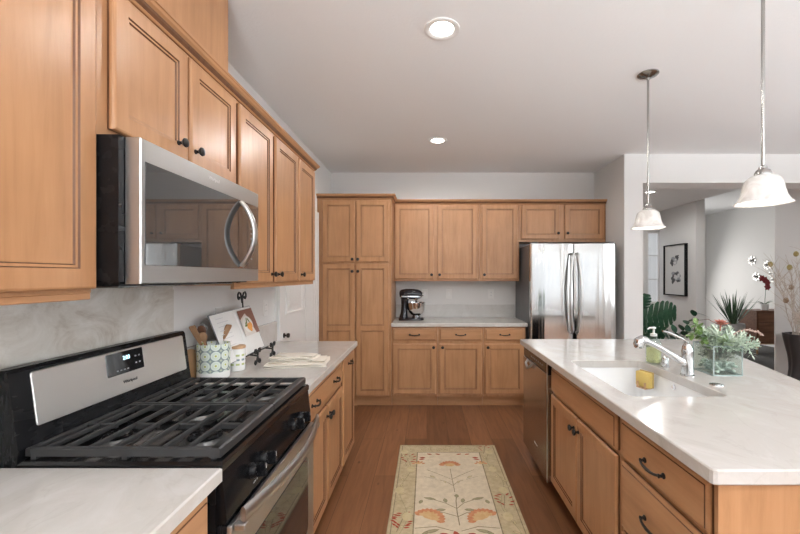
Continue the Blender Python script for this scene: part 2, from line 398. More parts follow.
# white panel door in the left wall past the counter, with casing
g = G(); DY0, DY1 = 3.09, 3.74
g.box(WL, WL + .022, DY0, DY1, .01, 2.03)
d1 = struct('door_1', g, trimw)
pan = G()
for z0, z1 in ((.18, .82), (1.10, 1.90)):
    y0, y1 = DY0 + .12, DY1 - .10
    def rr(i, x): return [(WL + x, y0 + i, z0 + i), (WL + x, y1 - i, z0 + i), (WL + x, y1 - i, z1 - i), (WL + x, y0 + i, z1 - i)]
    pan.rings([rr(0, .0215), rr(.004, .032), rr(.02, .032), rr(.034, .0245), rr(.05, .0245), rr(.075, .031)], cap0=False)
pan.build('door_panel', trimw, d1, smooth=0)
g = G().lathe([(.02, 0), (.02, .005), (.008, .009), (.008, .022), (.016, .026), (.02, .036), (.016, .045), (.003, .048)], (WL + .022, 3.175, .936), 16, ax='x')
g.build('door_knob', bronze, d1)
cas = G()
for y0, y1 in ((DY0 - .045, DY0 - .002), (DY1 + .002, 4.2)):
    n = 2 if y1 - y0 < .1 else 7
    cas.box(WL, WL + .018, y0, y1, .0, 2.10)
    st = (y1 - y0) / n
    for k in range(n): cas.box(WL + .018, WL + .026, y0 + st * k + .008, y0 + st * (k + 1) - .008, .0, 2.10, .003)
struct('trim_2', cas, trimw)

# ------------------------------------------------------------------ cabinets
SW = .052
def front_geo(g, x0, x1, z0, z1, kind, splits=()):
    if kind == 'drawer':
        def rr(i, y): return [(x0 + i, y, z0 + i), (x1 - i, y, z0 + i), (x1 - i, y, z1 - i), (x0 + i, y, z1 - i)]
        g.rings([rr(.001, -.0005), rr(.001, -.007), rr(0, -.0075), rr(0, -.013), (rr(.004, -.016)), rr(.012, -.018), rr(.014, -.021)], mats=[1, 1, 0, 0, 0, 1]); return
    zs = [z0, *splits, z1]
    for k in range(len(zs) - 1):
        lo, hi = (k == 0), (k == len(zs) - 2); a, b = zs[k], zs[k + 1]
        def rr(i, y, fr=None):
            ib = i if lo else max(0, i - SW * .5) if i >= SW else 0
            it = i if hi else max(0, i - SW * .5) if i >= SW else 0
            return [(x0 + i, y, a + ib), (x1 - i, y, a + ib), (x1 - i, y, b - it), (x0 + i, y, b - it)]
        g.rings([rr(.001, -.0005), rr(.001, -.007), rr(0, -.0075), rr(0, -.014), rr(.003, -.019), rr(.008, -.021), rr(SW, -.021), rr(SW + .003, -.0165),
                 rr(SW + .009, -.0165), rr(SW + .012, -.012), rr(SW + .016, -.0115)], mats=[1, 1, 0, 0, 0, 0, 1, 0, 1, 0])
def knob(parent, x, z, name='knob'):
    g = G().lathe([(.009, 0), (.009, .003), (.0055, .006), (.0055, .014), (.012, .018), (.0165, .024), (.015, .029), (.008, .032), (.001, .033)], (x, -.021, z), 14, ax='y')
    return g.build(name, bronze, parent)
def pull(parent, x, z, L=.10, vert=False):
    g = G(); h = L / 2
    pts = [(-h, 0, 0), (-h, -.012, 0), (-h + .012, -.022, -.002), (-h * .4, -.024, -.006), (0, -.025, -.007), (h * .4, -.024, -.006), (h - .012, -.022, -.002), (h, -.012, 0), (h, 0, 0)]
    rad = [.006, .005, .0045, .005, .006, .005, .0045, .005, .006]
    g.tube([(x + p[0], -.021 + p[1], z + p[2]) for p in pts], rad, 8)
    for s in (-1, 1):
        g.lathe([(.010, 0), (.010, .003), (.006, .006)], (x + s * h, -.021, z), 12, ax='y')
        g.ball((x + s * h, -.038, z), (.007, .004, .008), u=8, v=6)
    return g.build('pull', bronze, parent)
def cabinet(name, label, loc, rz, w_, d, z0, z1, fronts, toe=0, rail=0, group=None, hollow=False, cat='cabinet', ends=0):
    t = thing(name, label, cat, loc, rz, group); e = .0008
    g = G(); b0 = toe if toe else z0
    if hollow:
        g.box(e, w_ - e, 0, .019, b0, z1 - .30).box(e, w_ - e, 0, .019, z1 - .012, z1).box(e, .04, 0, .019, z1 - .30, z1).box(w_ - .04, w_ - e, 0, .019, z1 - .30, z1)
        g.box(e, .02, .019, d, b0, z1).box(w_ - .02, w_ - e, .019, d, b0, z1).box(.02, w_ - .02, d - .015, d, b0, z1).box(.02, w_ - .02, .019, d - .015, b0, b0 + .018)
        g.box(.04, w_ - .04, .0, .012, z1 - .30, z1 - .012)
    else: g.box(e, w_ - e, 0, d, b0, z1)
    g.build('carcass', [maple], t, smooth=0)
    if toe: G().box(e, w_ - e, .075, d, .0, toe).build('toe_kick', maple_h, t, smooth=0)
    if rail: G().box(e, w_ - e, .0, .018, z0 - rail, z0, .002).build('light_rail', maple_h, t, smooth=0)
    for f in fronts:
        kind, x0, x1, a, b = f[:5]; opt = f[5] if len(f) > 5 else {}
        g = G(); front_geo(g, x0, x1, a, b, kind, opt.get('splits', ()))
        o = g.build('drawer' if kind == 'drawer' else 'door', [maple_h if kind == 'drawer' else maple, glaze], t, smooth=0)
        for k in opt.get('knobs', ()): knob(o, *k)
        for k in opt.get('pulls', ()): pull(o, *k)
    return t
# --- left wall uppers (faces +X); local x runs along +Y
XF = -.888
cabinet('upper_cabinet', 'large single door maple wall cabinet left of the steel microwave', (XF, .45, 0), 90, .581, .299, 1.376, 2.245,
        [('door', .02, .578, 1.386, 2.225, {'knobs': [(.045, 1.43)]})], rail=.018)
cabinet('upper_cabinet', 'short two door maple wall cabinet directly over the microwave', (XF, 1.031, 0), 90, .764, .299, 1.80, 2.245,
        [('door', .050, .388, 1.828, 2.225, {'knobs': [(.330, 1.885)]}), ('door', .404, .745, 1.828, 2.225, {'knobs': [(.430, 1.885)]})])
cabinet('upper_cabinet', 'tall two door maple wall cabinet just beyond the microwave above the cookbook', (XF, 1.795, 0), 90, .85, .299, 1.376, 2.245,
        [('door', .019, .408, 1.386, 2.225, {'knobs': [(.382, 1.43)]}), ('door', .450, .836, 1.386, 2.225, {'knobs': [(.478, 1.43)]})], rail=.018)
cabinet('upper_cabinet', 'narrow maple wall cabinet at the far end of the left wall run beside the pantry', (XF, 2.645, 0), 90, .395, .299, 1.376, 2.245,
        [('door', .014, .380, 1.386, 2.225, {'knobs': [(.042, 1.43)]})], rail=.018)
tag(G().box(WL + .0005, -.915, 1.05, 1.794, 2.292, ZC - .001).build('vent_cover', [maple], smooth=0), 'plain maple panel box over the cabinets reaching the ceiling above the microwave', 'vent cover')
CP = [(.001, 2.238), (.010, 2.238), (.014, 2.244), (.015, 2.252), (.024, 2.262), (.034, 2.268), (.038, 2.276), (.043, 2.278), (.043, 2.287), (.001, 2.287)]
cm = G().sweep([(XF, .45), (XF, 3.0405), (WL + .001, 3.0405)], CP).build('crown_molding', [maple_y], smooth=0)
BEAD = [(.0145, 2.2445), (.0215, 2.2535), (.0245, 2.2615), (.0165, 2.2525)]
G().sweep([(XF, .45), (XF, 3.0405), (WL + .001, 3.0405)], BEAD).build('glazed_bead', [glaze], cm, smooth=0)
tag(cm, 'maple crown molding along the top of the left wall cabinets', 'molding')
CP2 = [(o, z + .014) for o, z in CP]
# --- back wall: pantry, uppers, bases
FB = 4.21
cabinet('pantry_cabinet', 'tall four door maple pantry cabinet in the corner beside the back counter', (WL + .002, FB, 0), 0, .80, .618, 0, 2.262,
        [('door', .058, .41, 1.572, 2.236, {'knobs': [(.385, 1.60)]}), ('door', .421, .775, 1.572, 2.236, {'knobs': [(.446, 1.60)]}),
         ('door', .058, .41, .135, 1.553, {'splits': (.86,), 'knobs': [(.385, 1.47)]}), ('door', .421, .775, .135, 1.553, {'splits': (.86,), 'knobs': [(.446, 1.47)]})], toe=.115)
UB = 4.515
cabinet('upper_cabinet', 'two door maple wall cabinet above the stand mixer', (-.384, UB, 0), 0, .99, .314, 1.376, 2.262,
        [('door', .014, .462, 1.386, 2.245, {'knobs': [(.437, 1.435)]}), ('door', .505, .965, 1.386, 2.245, {'knobs': [(.530, 1.435)]})], rail=.016)
cabinet('upper_cabinet', 'single door maple wall cabinet next to the refrigerator', (.607, UB, 0), 0, .46, .314, 1.376, 2.262,
        [('door', .025, .440, 1.386, 2.245, {'knobs': [(.052, 1.435)]})], rail=.016)
cabinet('upper_cabinet', 'short two door maple cabinet over the refrigerator', (1.068, UB, 0), 0, 1.0, .314, 1.815, 2.262,
        [('door', .024, .465, 1.845, 2.242, {'knobs': [(.44, 1.912)]}), ('door', .522, .975, 1.845, 2.242, {'knobs': [(.548, 1.912)]})])
cm = G().sweep([(WL + .002, FB), (-.3845, FB), (-.3845, UB), (2.068, UB)], CP2).build('crown_molding', [maple_h], smooth=0)
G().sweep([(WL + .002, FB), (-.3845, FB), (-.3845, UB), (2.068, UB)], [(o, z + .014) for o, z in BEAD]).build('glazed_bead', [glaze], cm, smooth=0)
tag(cm, 'maple crown molding stepping along the pantry and back wall cabinets', 'molding')
for (x0, w_, lab, kn) in ((-.384, .50, 'maple base cabinet with drawer below the stand mixer', .44), (.117, .49, 'middle maple base cabinet with drawer under the back counter', .05), (.608, .457, 'maple base cabinet with drawer beside the refrigerator', .045)):
    c = .018
    cabinet('base_cabinet', lab, (x0, FB, 0), 0, w_, .60, 0, .874,
            [('drawer', c, w_ - c, .725, .858, {'pulls': [(w_ / 2, .79)]}), ('door', c, w_ - c, .150, .690, {'knobs': [(kn if kn < .2 else w_ - .045, .655)]})], toe=.118)
# --- left base cabinets
FL = -.578
cabinet('base_cabinet', 'maple base cabinet near the camera left of the range', (FL, .25, 0), 90, .776, .58, 0, .874,
        [('drawer', .02, .752, .715, .858, {'pulls': [(.38, .79)]}), ('door', .02, .380, .14, .69, {'knobs': [(.355, .64)]}), ('door', .392, .752, .14, .69, {'knobs': [(.417, .64)]})], toe=.11)
cabinet('base_cabinet', 'maple base cabinet with wide drawer and two doors right of the range', (FL, 1.80, 0), 90, .80, .58, 0, .874,
        [('drawer', .02, .785, .715, .858, {'pulls': [(.13, .79, .085), (.57, .79, .085)]}), ('door', .02, .392, .14, .69, {'knobs': [(.367, .64)]}), ('door', .404, .785, .14, .69, {'knobs': [(.429, .64)]})], toe=.11)
cabinet('base_cabinet', 'narrow maple pull-out base cabinet at the end of the left counter', (FL, 2.601, 0), 90, .415, .58, 0, .874,
        [('door', .02, .395, .14, .858, {'pulls': [(.2, .80, .08)]})], toe=.11)
# --- island
FI = .796
cabinet('base_cabinet', 'maple sink base cabinet with two doors in the island', (FI, 2.462, 0), -90, .875, .60, 0, .871,
        [('drawer', .018, .855, .70, .848), ('door', .018, .432, .135, .68, {'knobs': [(.405, .62)]}), ('door', .440, .855, .135, .68, {'knobs': [(.467, .62)]})], toe=.105, hollow=True)
cabinet('base_cabinet', 'maple drawer base cabinet at the near end of the island', (FI, 1.586, 0), -90, .53, .60, 0, .871,
        [('drawer', .02, .508, .70, .848, {'pulls': [(.254, .765, .11)]}), ('drawer', .02, .508, .42, .68, {'pulls': [(.254, .56, .11)]}), ('drawer', .02, .508, .135, .40, {'pulls': [(.254, .275, .11)]})], toe=.105)
tag(G().box(.797, 1.40, 1.040, 1.055, 0, .871).box(.777, .797, 1.040, 1.055, .1, .871).build('end_panel', [maple], smooth=0), 'flat maple end panel closing the near end of the island', 'panel')
tag(G().box(1.401, 1.418, 1.04, 3.112, 0, .871).build('back_panel', [maple], smooth=0), 'maple back panel of the island on the seating side', 'panel')

# ------------------------------------------------------------------ countertops and splashes
def slab(name, label, poly, z0, z1, mat, cat):
    g = G(); n = len(poly); c = .004
    P = [Vector(p) for p in poly]
    def off(i):
        a, b, d = P[i - 1], P[i], P[(i + 1) % n]; u = (b - a).normalized(); v = (d - b).normalized()
        na, nb = Vector((-u.y, u.x)), Vector((-v.y, v.x)); return b + (na + nb) / (1 + na.dot(nb)) * c
    Q = [off(i) for i in range(n)]
    g.rings([[(*q, z0) for q in Q], [(*p, z0 + c) for p in P], [(*p, z1 - c) for p in P], [(*q, z1) for q in Q]])
    return tag(g.build(name, [mat], smooth=0), label, cat)
slab('countertop', 'pale stone countertop left of the range nearest the camera', [(-1.166, .2), (-.541, .2), (-.541, 1.0305), (-1.166, 1.0305)], .874, .914, quartz, 'countertop')
slab('countertop', 'pale stone countertop right of the range holding crock and cookbook', [(-1.166, 1.7955), (-.541, 1.7955), (-.541, 3.036), (-1.166, 3.036)], .874, .914, quartz, 'countertop')
slab('countertop', 'pale stone countertop on the back wall under the stand mixer', [(-.3835, 4.18), (1.08, 4.18), (1.08, 4.808), (-.3835, 4.808)], .874, .914, quartz, 'countertop')
tag(G().box(WL + .0005, WL + .020, .2, 1.797, .914, 1.3575).box(WL + .0005, WL + .020, 1.035, 1.79, 1.3575, 1.395).build('backsplash', [marble], smooth=0), 'full height cloudy grey stone backsplash slab behind the range', 'backsplash')
tag(G().box(WL + .0005, WL + .020, 1.798, 3.036, .914, 1.068, .002).build('backsplash', [splash], smooth=0), 'low grey stone backsplash behind the cookbook on the left wall', 'backsplash')
tag(G().box(-.3835, 1.08, 4.809, 4.8295, .914, 1.066, .002).build('backsplash', [splash], smooth=0), 'low grey stone backsplash on the back wall behind the stand mixer', 'backsplash')
# island top with the sink opening
def arc(cx, cy, r, a0, a1, n=4): return [(cx + r * math.cos(R(a0 + (a1 - a0) * k / n)), cy + r * math.sin(R(a0 + (a1 - a0) * k / n))) for k in range(n + 1)]
hx0, hx1, hy0, hy1, hr = .853, 1.275, 1.64, 2.335, .035
corners = [arc(hx0 + hr, hy0 + hr, hr, 180, 270), arc(hx1 - hr, hy0 + hr, hr, 270, 360), arc(hx1 - hr, hy1 - hr, hr, 0, 90), arc(hx0 + hr, hy1 - hr, hr, 90, 180)]
OUT = [[(.745, 1.030), (.749, 1.021), (.758, 1.017)], [(1.542, 1.017)], [(2.18, 3.13)], [(.755, 3.13), (.745, 3.12)]]
g = G()
hole = [p for c in corners for p in c]
outer = [p for c in OUT for p in c]
def vring(pts, z): return [g.b.verts.new((x, y, z)) for x, y in pts]
def walls(ra, rb):
    n = len(ra)
    for i in range(n): g.b.faces.new((ra[i], ra[(i + 1) % n], rb[(i + 1) % n], rb[i]))
ZT, ZB, ch = .914, .872, .004
def inset(pts, c):
    out = []; n = len(pts)
    for i in range(n):
        a, b, d = Vector(pts[i - 1]), Vector(pts[i]), Vector(pts[(i + 1) % n]); u = (b - a).normalized(); v = (d - b).normalized()
        na, nb = Vector((-u.y, u.x)), Vector((-v.y, v.x)); out.append(tuple(b + (na + nb) / (1 + na.dot(nb)) * c))
    return out
ot, o1, o0, ob = vring(inset(outer, ch), ZT), vring(outer, ZT - ch), vring(outer, ZB + ch), vring(inset(outer, ch), ZB)
walls(ob, o0); walls(o0, o1); walls(o1, ot)
hole_w = inset(hole, -.003)
ht, h1, hb = vring(hole_w, ZT), vring(hole, ZT - .003), vring(hole, ZB)
walls(ht, h1); walls(h1, hb)
def fill(oring, hring):
    oi = [0, 3, 4, 5, 7]; hi = [0, 5, 10, 15, 20]
    for k in range(4):
        o_a = oring[oi[k]:oi[k + 1]] + [oring[oi[k + 1] % 7]]
        h_a = hring[hi[k] + 2:hi[k + 1]] + [hring[(hi[k + 1] + j) % 20] for j in range(3)]
        g.b.faces.new(o_a + list(reversed(h_a)))
fill(ot, ht); fill(ob, hb)
tag(g.build('countertop', [quartz], smooth=0), 'large pale stone island countertop with undermount sink opening', 'countertop')

# ------------------------------------------------------------------ sink, faucet and what is by them
t = thing('sink', 'white undermount kitchen sink set in the island', 'sink', ((hx0 + hx1) / 2, (hy0 + hy1) / 2, .67))
sx, sy = (hx1 - hx0) / 2 + .006, (hy1 - hy0) / 2 + .006
def rrect(x, y, r, n=4):
    o = []
    for cx, cy, a in ((x - r, y - r, 0), (-x + r, y - r, 90), (-x + r, -y + r, 180), (x - r, -y + r, 270)): o += arc(cx, cy, r, a, a + 90, n)
    return o
def zr(p, z): return [(x, y, z) for x, y in p]
G().rings([zr(rrect(sx + .004, sy + .004, .04), -.012), zr(rrect(sx + .012, sy + .012, .04), .2005), zr(rrect(sx, sy, .04), .2005), zr(rrect(sx - .006, sy - .006, .05), .02), zr(rrect(sx - .03, sy - .03, .05), .0)]).build('basin', [porcelain], t)
G().lathe([(.045, .0005), (.045, .003), (.036, .003), (.03, .001), (.001, .001)], (0, 0, 0), 20).build('drain', [chrome], t)
g = G().lathe([(.014, 0), (.014, .003), (.009, .004), (.001, .0035)], (0, 0, 0), 14, ax='x')
g.build('overflow', [chrome], t, loc=(sx - .0035, .03, .175), rot=(0, 0, R(180)))
# sponge clipped to the basin wall under the rim
t = thing('sponge', 'yellow sponge in a holder stuck to the inner wall of the sink', 'sponge', (1.226, 2.20, .795), -72)
G().box(-.046, .046, -.018, .012, 0, .085, .008, seg=2).build('foam', [spongem], t)
g = G()
g.box(-.046, .046, .0125, .022, .0, .088, .003)
g.build('scrubber', [scrub], t)
g = G(); g.box(-.020, .020, .0225, .0265, .0, .05, .001); g.box(-.030, -.02, -.028, -.0185, -.004, .03, .002); g.box(.02, .03, -.028, -.0185, -.004, .03, .002)
g.box(-.03, .03, -.028, .026, -.006, -.001, .001).build('holder', [oak], t)
# faucet
t = thing('faucet', 'chrome single lever faucet with long pull-out spout behind the sink', 'faucet', (1.325, 1.985, .914))
G().lathe([(.033, 0), (.033, .004), (.028, .009), (.0265, .05), (.027, .10), (.0275, .125), (.024, .148), (.015, .162), (.002, .167)], n=24).build('body', [chrome], t)
sp = [(0, 0, .055), (-.04, 0, .078), (-.10, 0, .117), (-.16, .0, .152), (-.215, .0, .178)]
G().tube(sp, [.022, .0195, .0155, .0145, .0145], 14).build('spout', [chrome], t)
g = G().tube([(-.20, 0, .169), (-.214, 0, .178), (-.232, 0, .180), (-.243, 0, .174), (-.247, 0, .155), (-.248, 0, .14)], [.017, .021, .025, .026, .026, .022], 16)
g.build('spray_head', [chrome], t)
lv = [(0, 0, .150), (-.006, 0, .172), (-.03, .0, .188), (-.065, 0, .205), (-.10, 0, .22), (-.125, 0, .226)]
G().tube(lv, [.012, .011, .009, .0085, .009, .006], 10, flat=(1.25, .75)).build('lever', [chrome], t)
# soap bottle
t = thing('soap_bottle', 'clear glass soap bottle with pale yellow soap and pump on the island', 'soap bottle', (1.315, 2.262, .914))
G().lathe([(.036, 0), (.041, .004), (.042, .02), (.042, .105), (.040, .122), (.030, .140), (.017, .150), (.016, .158), (.0145, .158), (.0155, .149), (.028, .137), (.0375, .120), (.039, .105), (.039, .018), (.036, .008), (.002, .007)], n=28).build('bottle', [clear], t)
G().lathe([(.002, .0085), (.0355, .0095), (.0384, .02), (.0384, .095), (.002, .095)], n=28).build('soap', [soapm], t)
g = G().lathe([(.018, .158), (.018, .172), (.008, .174), (.006, .178), (.006, .200), (.012, .201), (.012, .210), (.002, .212)], n=16)
g.tube([(0, 0, .206), (-.03, -.012, .207), (-.045, -.018, .200)], [.006, .005, .004], 8)
g.build('pump', [white_pl], t)
t = thing('air_gap', 'small chrome cylinder cap standing between soap bottle and faucet', 'air gap cap', (1.325, 2.17, .914))
G().lathe([(.022, 0), (.022, .004), (.0185, .006), (.0185, .045), (.016, .052), (.002, .055)], n=20).build('cap', [chrome], t)
t = thing('air_switch', 'flat round chrome air switch cover in front of the glass vase', 'switch', (1.343, 1.81, .914))
G().lathe([(.029, 0), (.028, .004), (.020, .0045), (.019, .003), (.001, .003)], n=24).build('ring', [chrome], t)
G().lathe([(.0185, .0032), (.0175, .0065), (.001, .007)], n=20).build('button', [nickel], t)

# ------------------------------------------------------------------ range
t = thing('range', 'black and stainless gas range between the two left counters', 'range', (-.546, 1.034, 0), 90)
RW = .758
G().box(0, RW, .015, .60, .09, .895).box(.02, RW - .02, .05, .58, 0, .09).build('body', [blackm], t, smooth=0)
# cooktop pan
def rr4(i, z, y0=.0, y1=.60): return [(i, y0 + i, z), (RW - i, y0 + i, z), (RW - i, y1 - i, z), (i, y1 - i, z)]
g = G().rings([rr4(.004, .895, -.004, .545), rr4(0, .900, -.004, .545), rr4(0, .917, -.004, .545), rr4(.006, .925, -.004, .545), rr4(.028, .925, -.004, .545), rr4(.04, .912, -.004, .545)])
g.build('cooktop', [black], t, smooth=0)
# backguard
prof = [(.545, .896), (.538, .955), (.543, .985), (.566, 1.158), (.574, 1.168), (.606, 1.168), (.612, 1.158), (.617, .90)]
bg_ = G().prism_x(prof, 0, RW).build('backguard', [blackm], t, smooth=0)
sl = (.566 - .543) / (1.158 - .985)
def on_guard(x, z, o): return (x, .543 + (z - .985) * sl - o, z)
def guard_panel(x0, x1, z0, z1, o, r, bev):
    def ring(i, off):
        pts = []
        for cx, cz, a in ((x1 - r, z1 - r, 0), (x0 + r, z1 - r, 90), (x0 + r, z0 + r, 180), (x1 - r, z0 + r, 270)):
            for k in range(4):
                aa = R(a + 30 * k); pts.append(on_guard(cx + (r - i) * math.cos(aa), cz + (r - i) * math.sin(aa), off))
        return pts
    return G().rings([ring(0, .0003), ring(0, o - bev), ring(bev, o)])
pn = guard_panel(.055, .733, 1.000, 1.152, .004, .008, .002).build('control_panel', [steel_mat('pale_brushed_steel', (.74, .73, .71), .42, (2, 2, 200), .03)], bg_, smooth=0)
dp = guard_panel(.305, .478, 1.068, 1.146, .0052, .004, .0008).build('display', [glassblk], bg_, smooth=0)
gr = (R(90) - math.atan(sl), 0, 0)
text('lettering', 'Whirlpool', .016, blackm, bg_, on_guard(.402, 1.037, .0046), gr)
text('digits', '2:03', .020, lcd, bg_, on_guard(.395, 1.122, .0058), gr)
g = G()
for k in range(8):
    g.box(.345 + (k % 4) * .016, .353 + (k % 4) * .016, 0, .0003, 0, .004) if k < 4 else g.box(.435 + (k % 2) * .018, .443 + (k % 2) * .018, 0, .0003, .012 + (k // 6) * .025, .017 + (k // 6) * .025)
for v in g.b.verts: v.co = Vector(on_guard(v.co.x, 1.080 + v.co.z, .0055 + v.co.y))
g.build('key_print', [plain('legend_grey', (.4, .4, .42), .5)], bg_, smooth=0)
# burners
for bx, by, r in ((.165, .135, .048), (.165, .405, .038), (.593, .135, .042), (.593, .405, .045), (.379, .27, .05)):
    o = G().lathe([(r + .022, .9125), (r + .022, .915), (r + .008, .917), (r + .004, .927), (.001, .927)], (bx, by, 0), 24).build('burner', [burnerm], t)
    G().lathe([(r, .9275), (r, .933), (r - .004, .937), (.001, .938)], (bx, by, 0), 24).build('burner_cap', [blackm], o)
# two cast iron grates
def grate(x0, x1):
    g = G(); zt = .958
    ya, yb = .010, .525
    def bar(p, q, w_=.011, h=.014, z=zt):
        p, q = Vector(p), Vector(q); d = (q - p).normalized(); n = Vector((-d.y, d.x)) * w_ / 2; m_ = Vector((-d.y, d.x)) * w_ * .3
        def ring(c): return [(c.x - n.x, c.y - n.y, z - h), (c.x + n.x, c.y + n.y, z - h), (c.x + n.x, c.y + n.y, z - .004), (c.x + m_.x, c.y + m_.y, z), (c.x - m_.x, c.y - m_.y, z), (c.x - n.x, c.y - n.y, z - .004)]
        g.rings([ring(p), ring(q)])
    bar((x0, ya + .014), (x1, ya + .014), .032, .026); bar((x0, yb), (x1, yb), .013, .022)
    bar((x0 + .009, ya + .004), (x0 + .009, yb - .002), .015, .023); bar((x1 - .0075, ya + .004), (x1 - .0075, yb - .002), .012, .021)
    for y in (.105, .17, .235, .305, .37, .435, .485): bar((x0 + .008, y), (x1 - .006, y), .0085, .013, zt + .001)
    xm = (x0 + x1) / 2
    for y0_, y1_ in ((.04, .108), (.165, .24), (.30, .372), (.43, .52)): bar((xm, y0_), (xm, y1_), .011, .016, zt - .001)
    for x in (x0 + .012, x1 - .012):
        for y in (.03, yb - .01, .27): g.box(x - .007, x + .007, y - .007, y + .007, .9255 if y != .27 else .9125, zt - .012)
    return g.build('grate', [iron], t, smooth=0)
grate(.012, .377); grate(.381, .746)
# sloped front control panel with knobs
prof = [(.014, .757), (-.010, .759), (-.014, .768), (-.004, .868), (.0, .8945), (.014, .8945)]
cp = G().prism_x(prof, .002, RW - .002).build('front_panel', [plain('panel_black', (.006, .006, .007), .2, 0, Specular_IOR_Level=.25)], t, smooth=0)
for x in (.165, .245, .535, .615):
    o = G().lathe([(.024, 0), (.023, .012), (.020, .016), (.018, .018), (.001, .019)], n=20, ax='y').box(-.006, .006, -.044, -.015, -.021, .021, .003).build('knob', [blackm], cp, loc=(x, -.009, .822), rot=(R(-6), 0, 0))
    G().box(-.0008, .0008, -.0445, -.044, .004, .019).build('marker', [white_pl], o, smooth=0)
text('knob_legends', 'LOW   HI        LOW   HI', .007, plain('legend_white', (.6, .6, .6), .5), cp, (.2, -.0135, .785), (R(90 - 5), 0, 0))
# oven door
dr = G()
dz0, dz1 = .235, .753
dr.box(.004, RW - .004, -.026, -.012, dz0, dz1, .003).build('oven_door', [steel], t, smooth=0)
od = t.children[-1]
G().box(.006, RW - .006, -.0115, .013, dz0 + .002, dz1 - .001).build('door_core', [blackm], od, smooth=0)
def wring(i, y, x0=.09, x1=.668, z0=.31, z1=.64, r=.03): 
    return [(cx + (r - i) * math.cos(R(a + 22.5 * k)), y, cz + (r - i) * math.sin(R(a + 22.5 * k))) for cx, cz, a in ((x1 - r, z1 - r, 0), (x0 + r, z1 - r, 90), (x0 + r, z0 + r, 180), (x1 - r, z0 + r, 270)) for k in range(5)]
G().rings([wring(0, -.0262), wring(.0, -.0275), wring(.002, -.028)]).build('oven_window', [glassblk], od, smooth=0)
hp = []
for k in range(17):
    u = k / 16; x = .022 + u * (RW - .044); hp.append((x, -.048 - .045 * math.sin(math.pi * u), .772 + .0 * u))
g = G().tube(hp, .017, 12, flat=(.55, 1.35))
for x in (.024, RW - .024): g.box(x - .012, x + .012, -.058, -.0265, .735, .7525, .003)
g.build('handle', [steel], od)
G().box(.004, RW - .004, -.024, .013, .10, .228, .004).build('warming_drawer', [steel], t, smooth=0)

# ------------------------------------------------------------------ microwave
t = thing('microwave', 'stainless over-the-range microwave with dark glass door on the left wall', 'microwave', (-.774, 1.034, 1.392), 90)
MW, MH = .757, .404
G().box(0, MW, .044, .412, .012, MH).box(.01, MW - .01, .05, .41, 0, .012).build('body', [blackm], t, smooth=0)
door = G()
def rq(i, y): return [(.021 + i, y, .006 + i), (MW - i, y, .006 + i), (MW - i, y, MH - i), (.021 + i, y, MH - i)]
door.rings([rq(0, .042), rq(0, .004), rq(.003, 0)]).build('door', [steel], t, smooth=0)
md = t.children[-1]
def rw(i, y): return [(.036 + i, y, .058 + i), (MW - .004 - i, y, .058 + i), (MW - .004 - i, y, MH - .062 - i), (.036 + i, y, MH - .062 - i)]
G().rings([rw(0, -.0003), rw(0, -.0012), rw(.0015, -.0016)]).build('glass', [mirrorblk], md, smooth=0)
hp = []
for k in range(15):
    u = k / 14; hp.append((.586, -.004 - .056 * math.sin(math.pi * u) ** .8, .070 + u * .265))
g = G().tube(hp, .0115, 12, flat=(1.5, .75)); g.build('handle', [steel], md)
g = G()
for k in range(9): g.box(.675, .688, -.0022, -.0017, .10 + k * .022, .106 + k * .022)
g.build('key_print', [plain('key_grey', (.3, .3, .3), .5)], md, smooth=0)
text('lettering', 'Whirlpool', .017, plain('badge_silver', (.8, .8, .8), .3, .6), md, (.385, -.0004, MH - .026), (R(90), 0, 0))
g = G()
for k in range(2): g.box(.06 + k * .36, .34 + k * .36, .09, .30, -.006, -.0002, .002)
g.build('filter_grille', [nickel], t, smooth=0)

# ------------------------------------------------------------------ refrigerator
t = thing('refrigerator', 'stainless french door refrigerator at the end of the back counter', 'refrigerator', (1.092, 4.09, 0), 0)
FW = .905
G().box(.0, FW, .085, .72, .03, 1.752, .004).box(.02, FW - .02, .10, .7, 0, .03).build('body', [dkgrey], t, smooth=0)
def fdoor(x0, x1, z0, z1, name):
    g = G(); n = 14; rings = []
    front = []
    for k in range(n + 1):
        u = k / n; x = x0 + (x1 - x0) * u; e_ = min(u, 1 - u) * n
        y = .018 - .010 * math.sin(math.pi * u) + (.012 if k in (0, n) else 0)
        front.append((x, y))
    poly = front + [(x1, .08), (x0, .08)]
    g.rings([[(x, y + (.004 if y < .07 else 0), z0) for x, y in poly], [(x, y, z0 + .006) for x, y in poly], [(x, y, z1 - .006) for x, y in poly], [(x, y + (.004 if y < .07 else 0), z1) for x, y in poly]])
    return g.build(name, [fridge_steel], t, smooth=30)
dl = fdoor(.0, FW / 2 - .006, .70, 1.766, 'door'); d2 = fdoor(FW / 2 + .006, FW, .70, 1.766, 'door'); d3 = fdoor(.0, FW, .06, .692, 'freezer_drawer')
for d_, x in ((dl, FW / 2 - .028), (d2, FW / 2 + .028)):
    pts = [(x, .016, 1.655), (x, -.012, 1.652)] + [(x + (.030 if x > FW / 2 else -.030) * math.sin(math.pi * k / 12), -.030 - .022 * math.sin(math.pi * k / 12), 1.635 - .79 * k / 12) for k in range(13)] + [(x, -.012, .828), (x, .016, .825)]
    G().tube(pts, [.016] + [.0145] * 15 + [.016], 12, flat=(1.0, .8)).build('handle', [steel], d_)
pts = [(.08, .015, .62), (.085, -.015, .62)] + [(.10 + (FW - .2) * k / 10, -.03 - .012 * math.sin(math.pi * k / 10), .62) for k in range(11)] + [(FW - .085, -.015, .62), (FW - .08, .015, .62)]
G().tube(pts, .0135, 12).build('handle', [steel], d3)
for x in (.02, FW - .08): G().box(x, x + .06, .03, .16, 1.767, 1.782, .004).build('hinge_cover', [dkgrey], t, smooth=0)

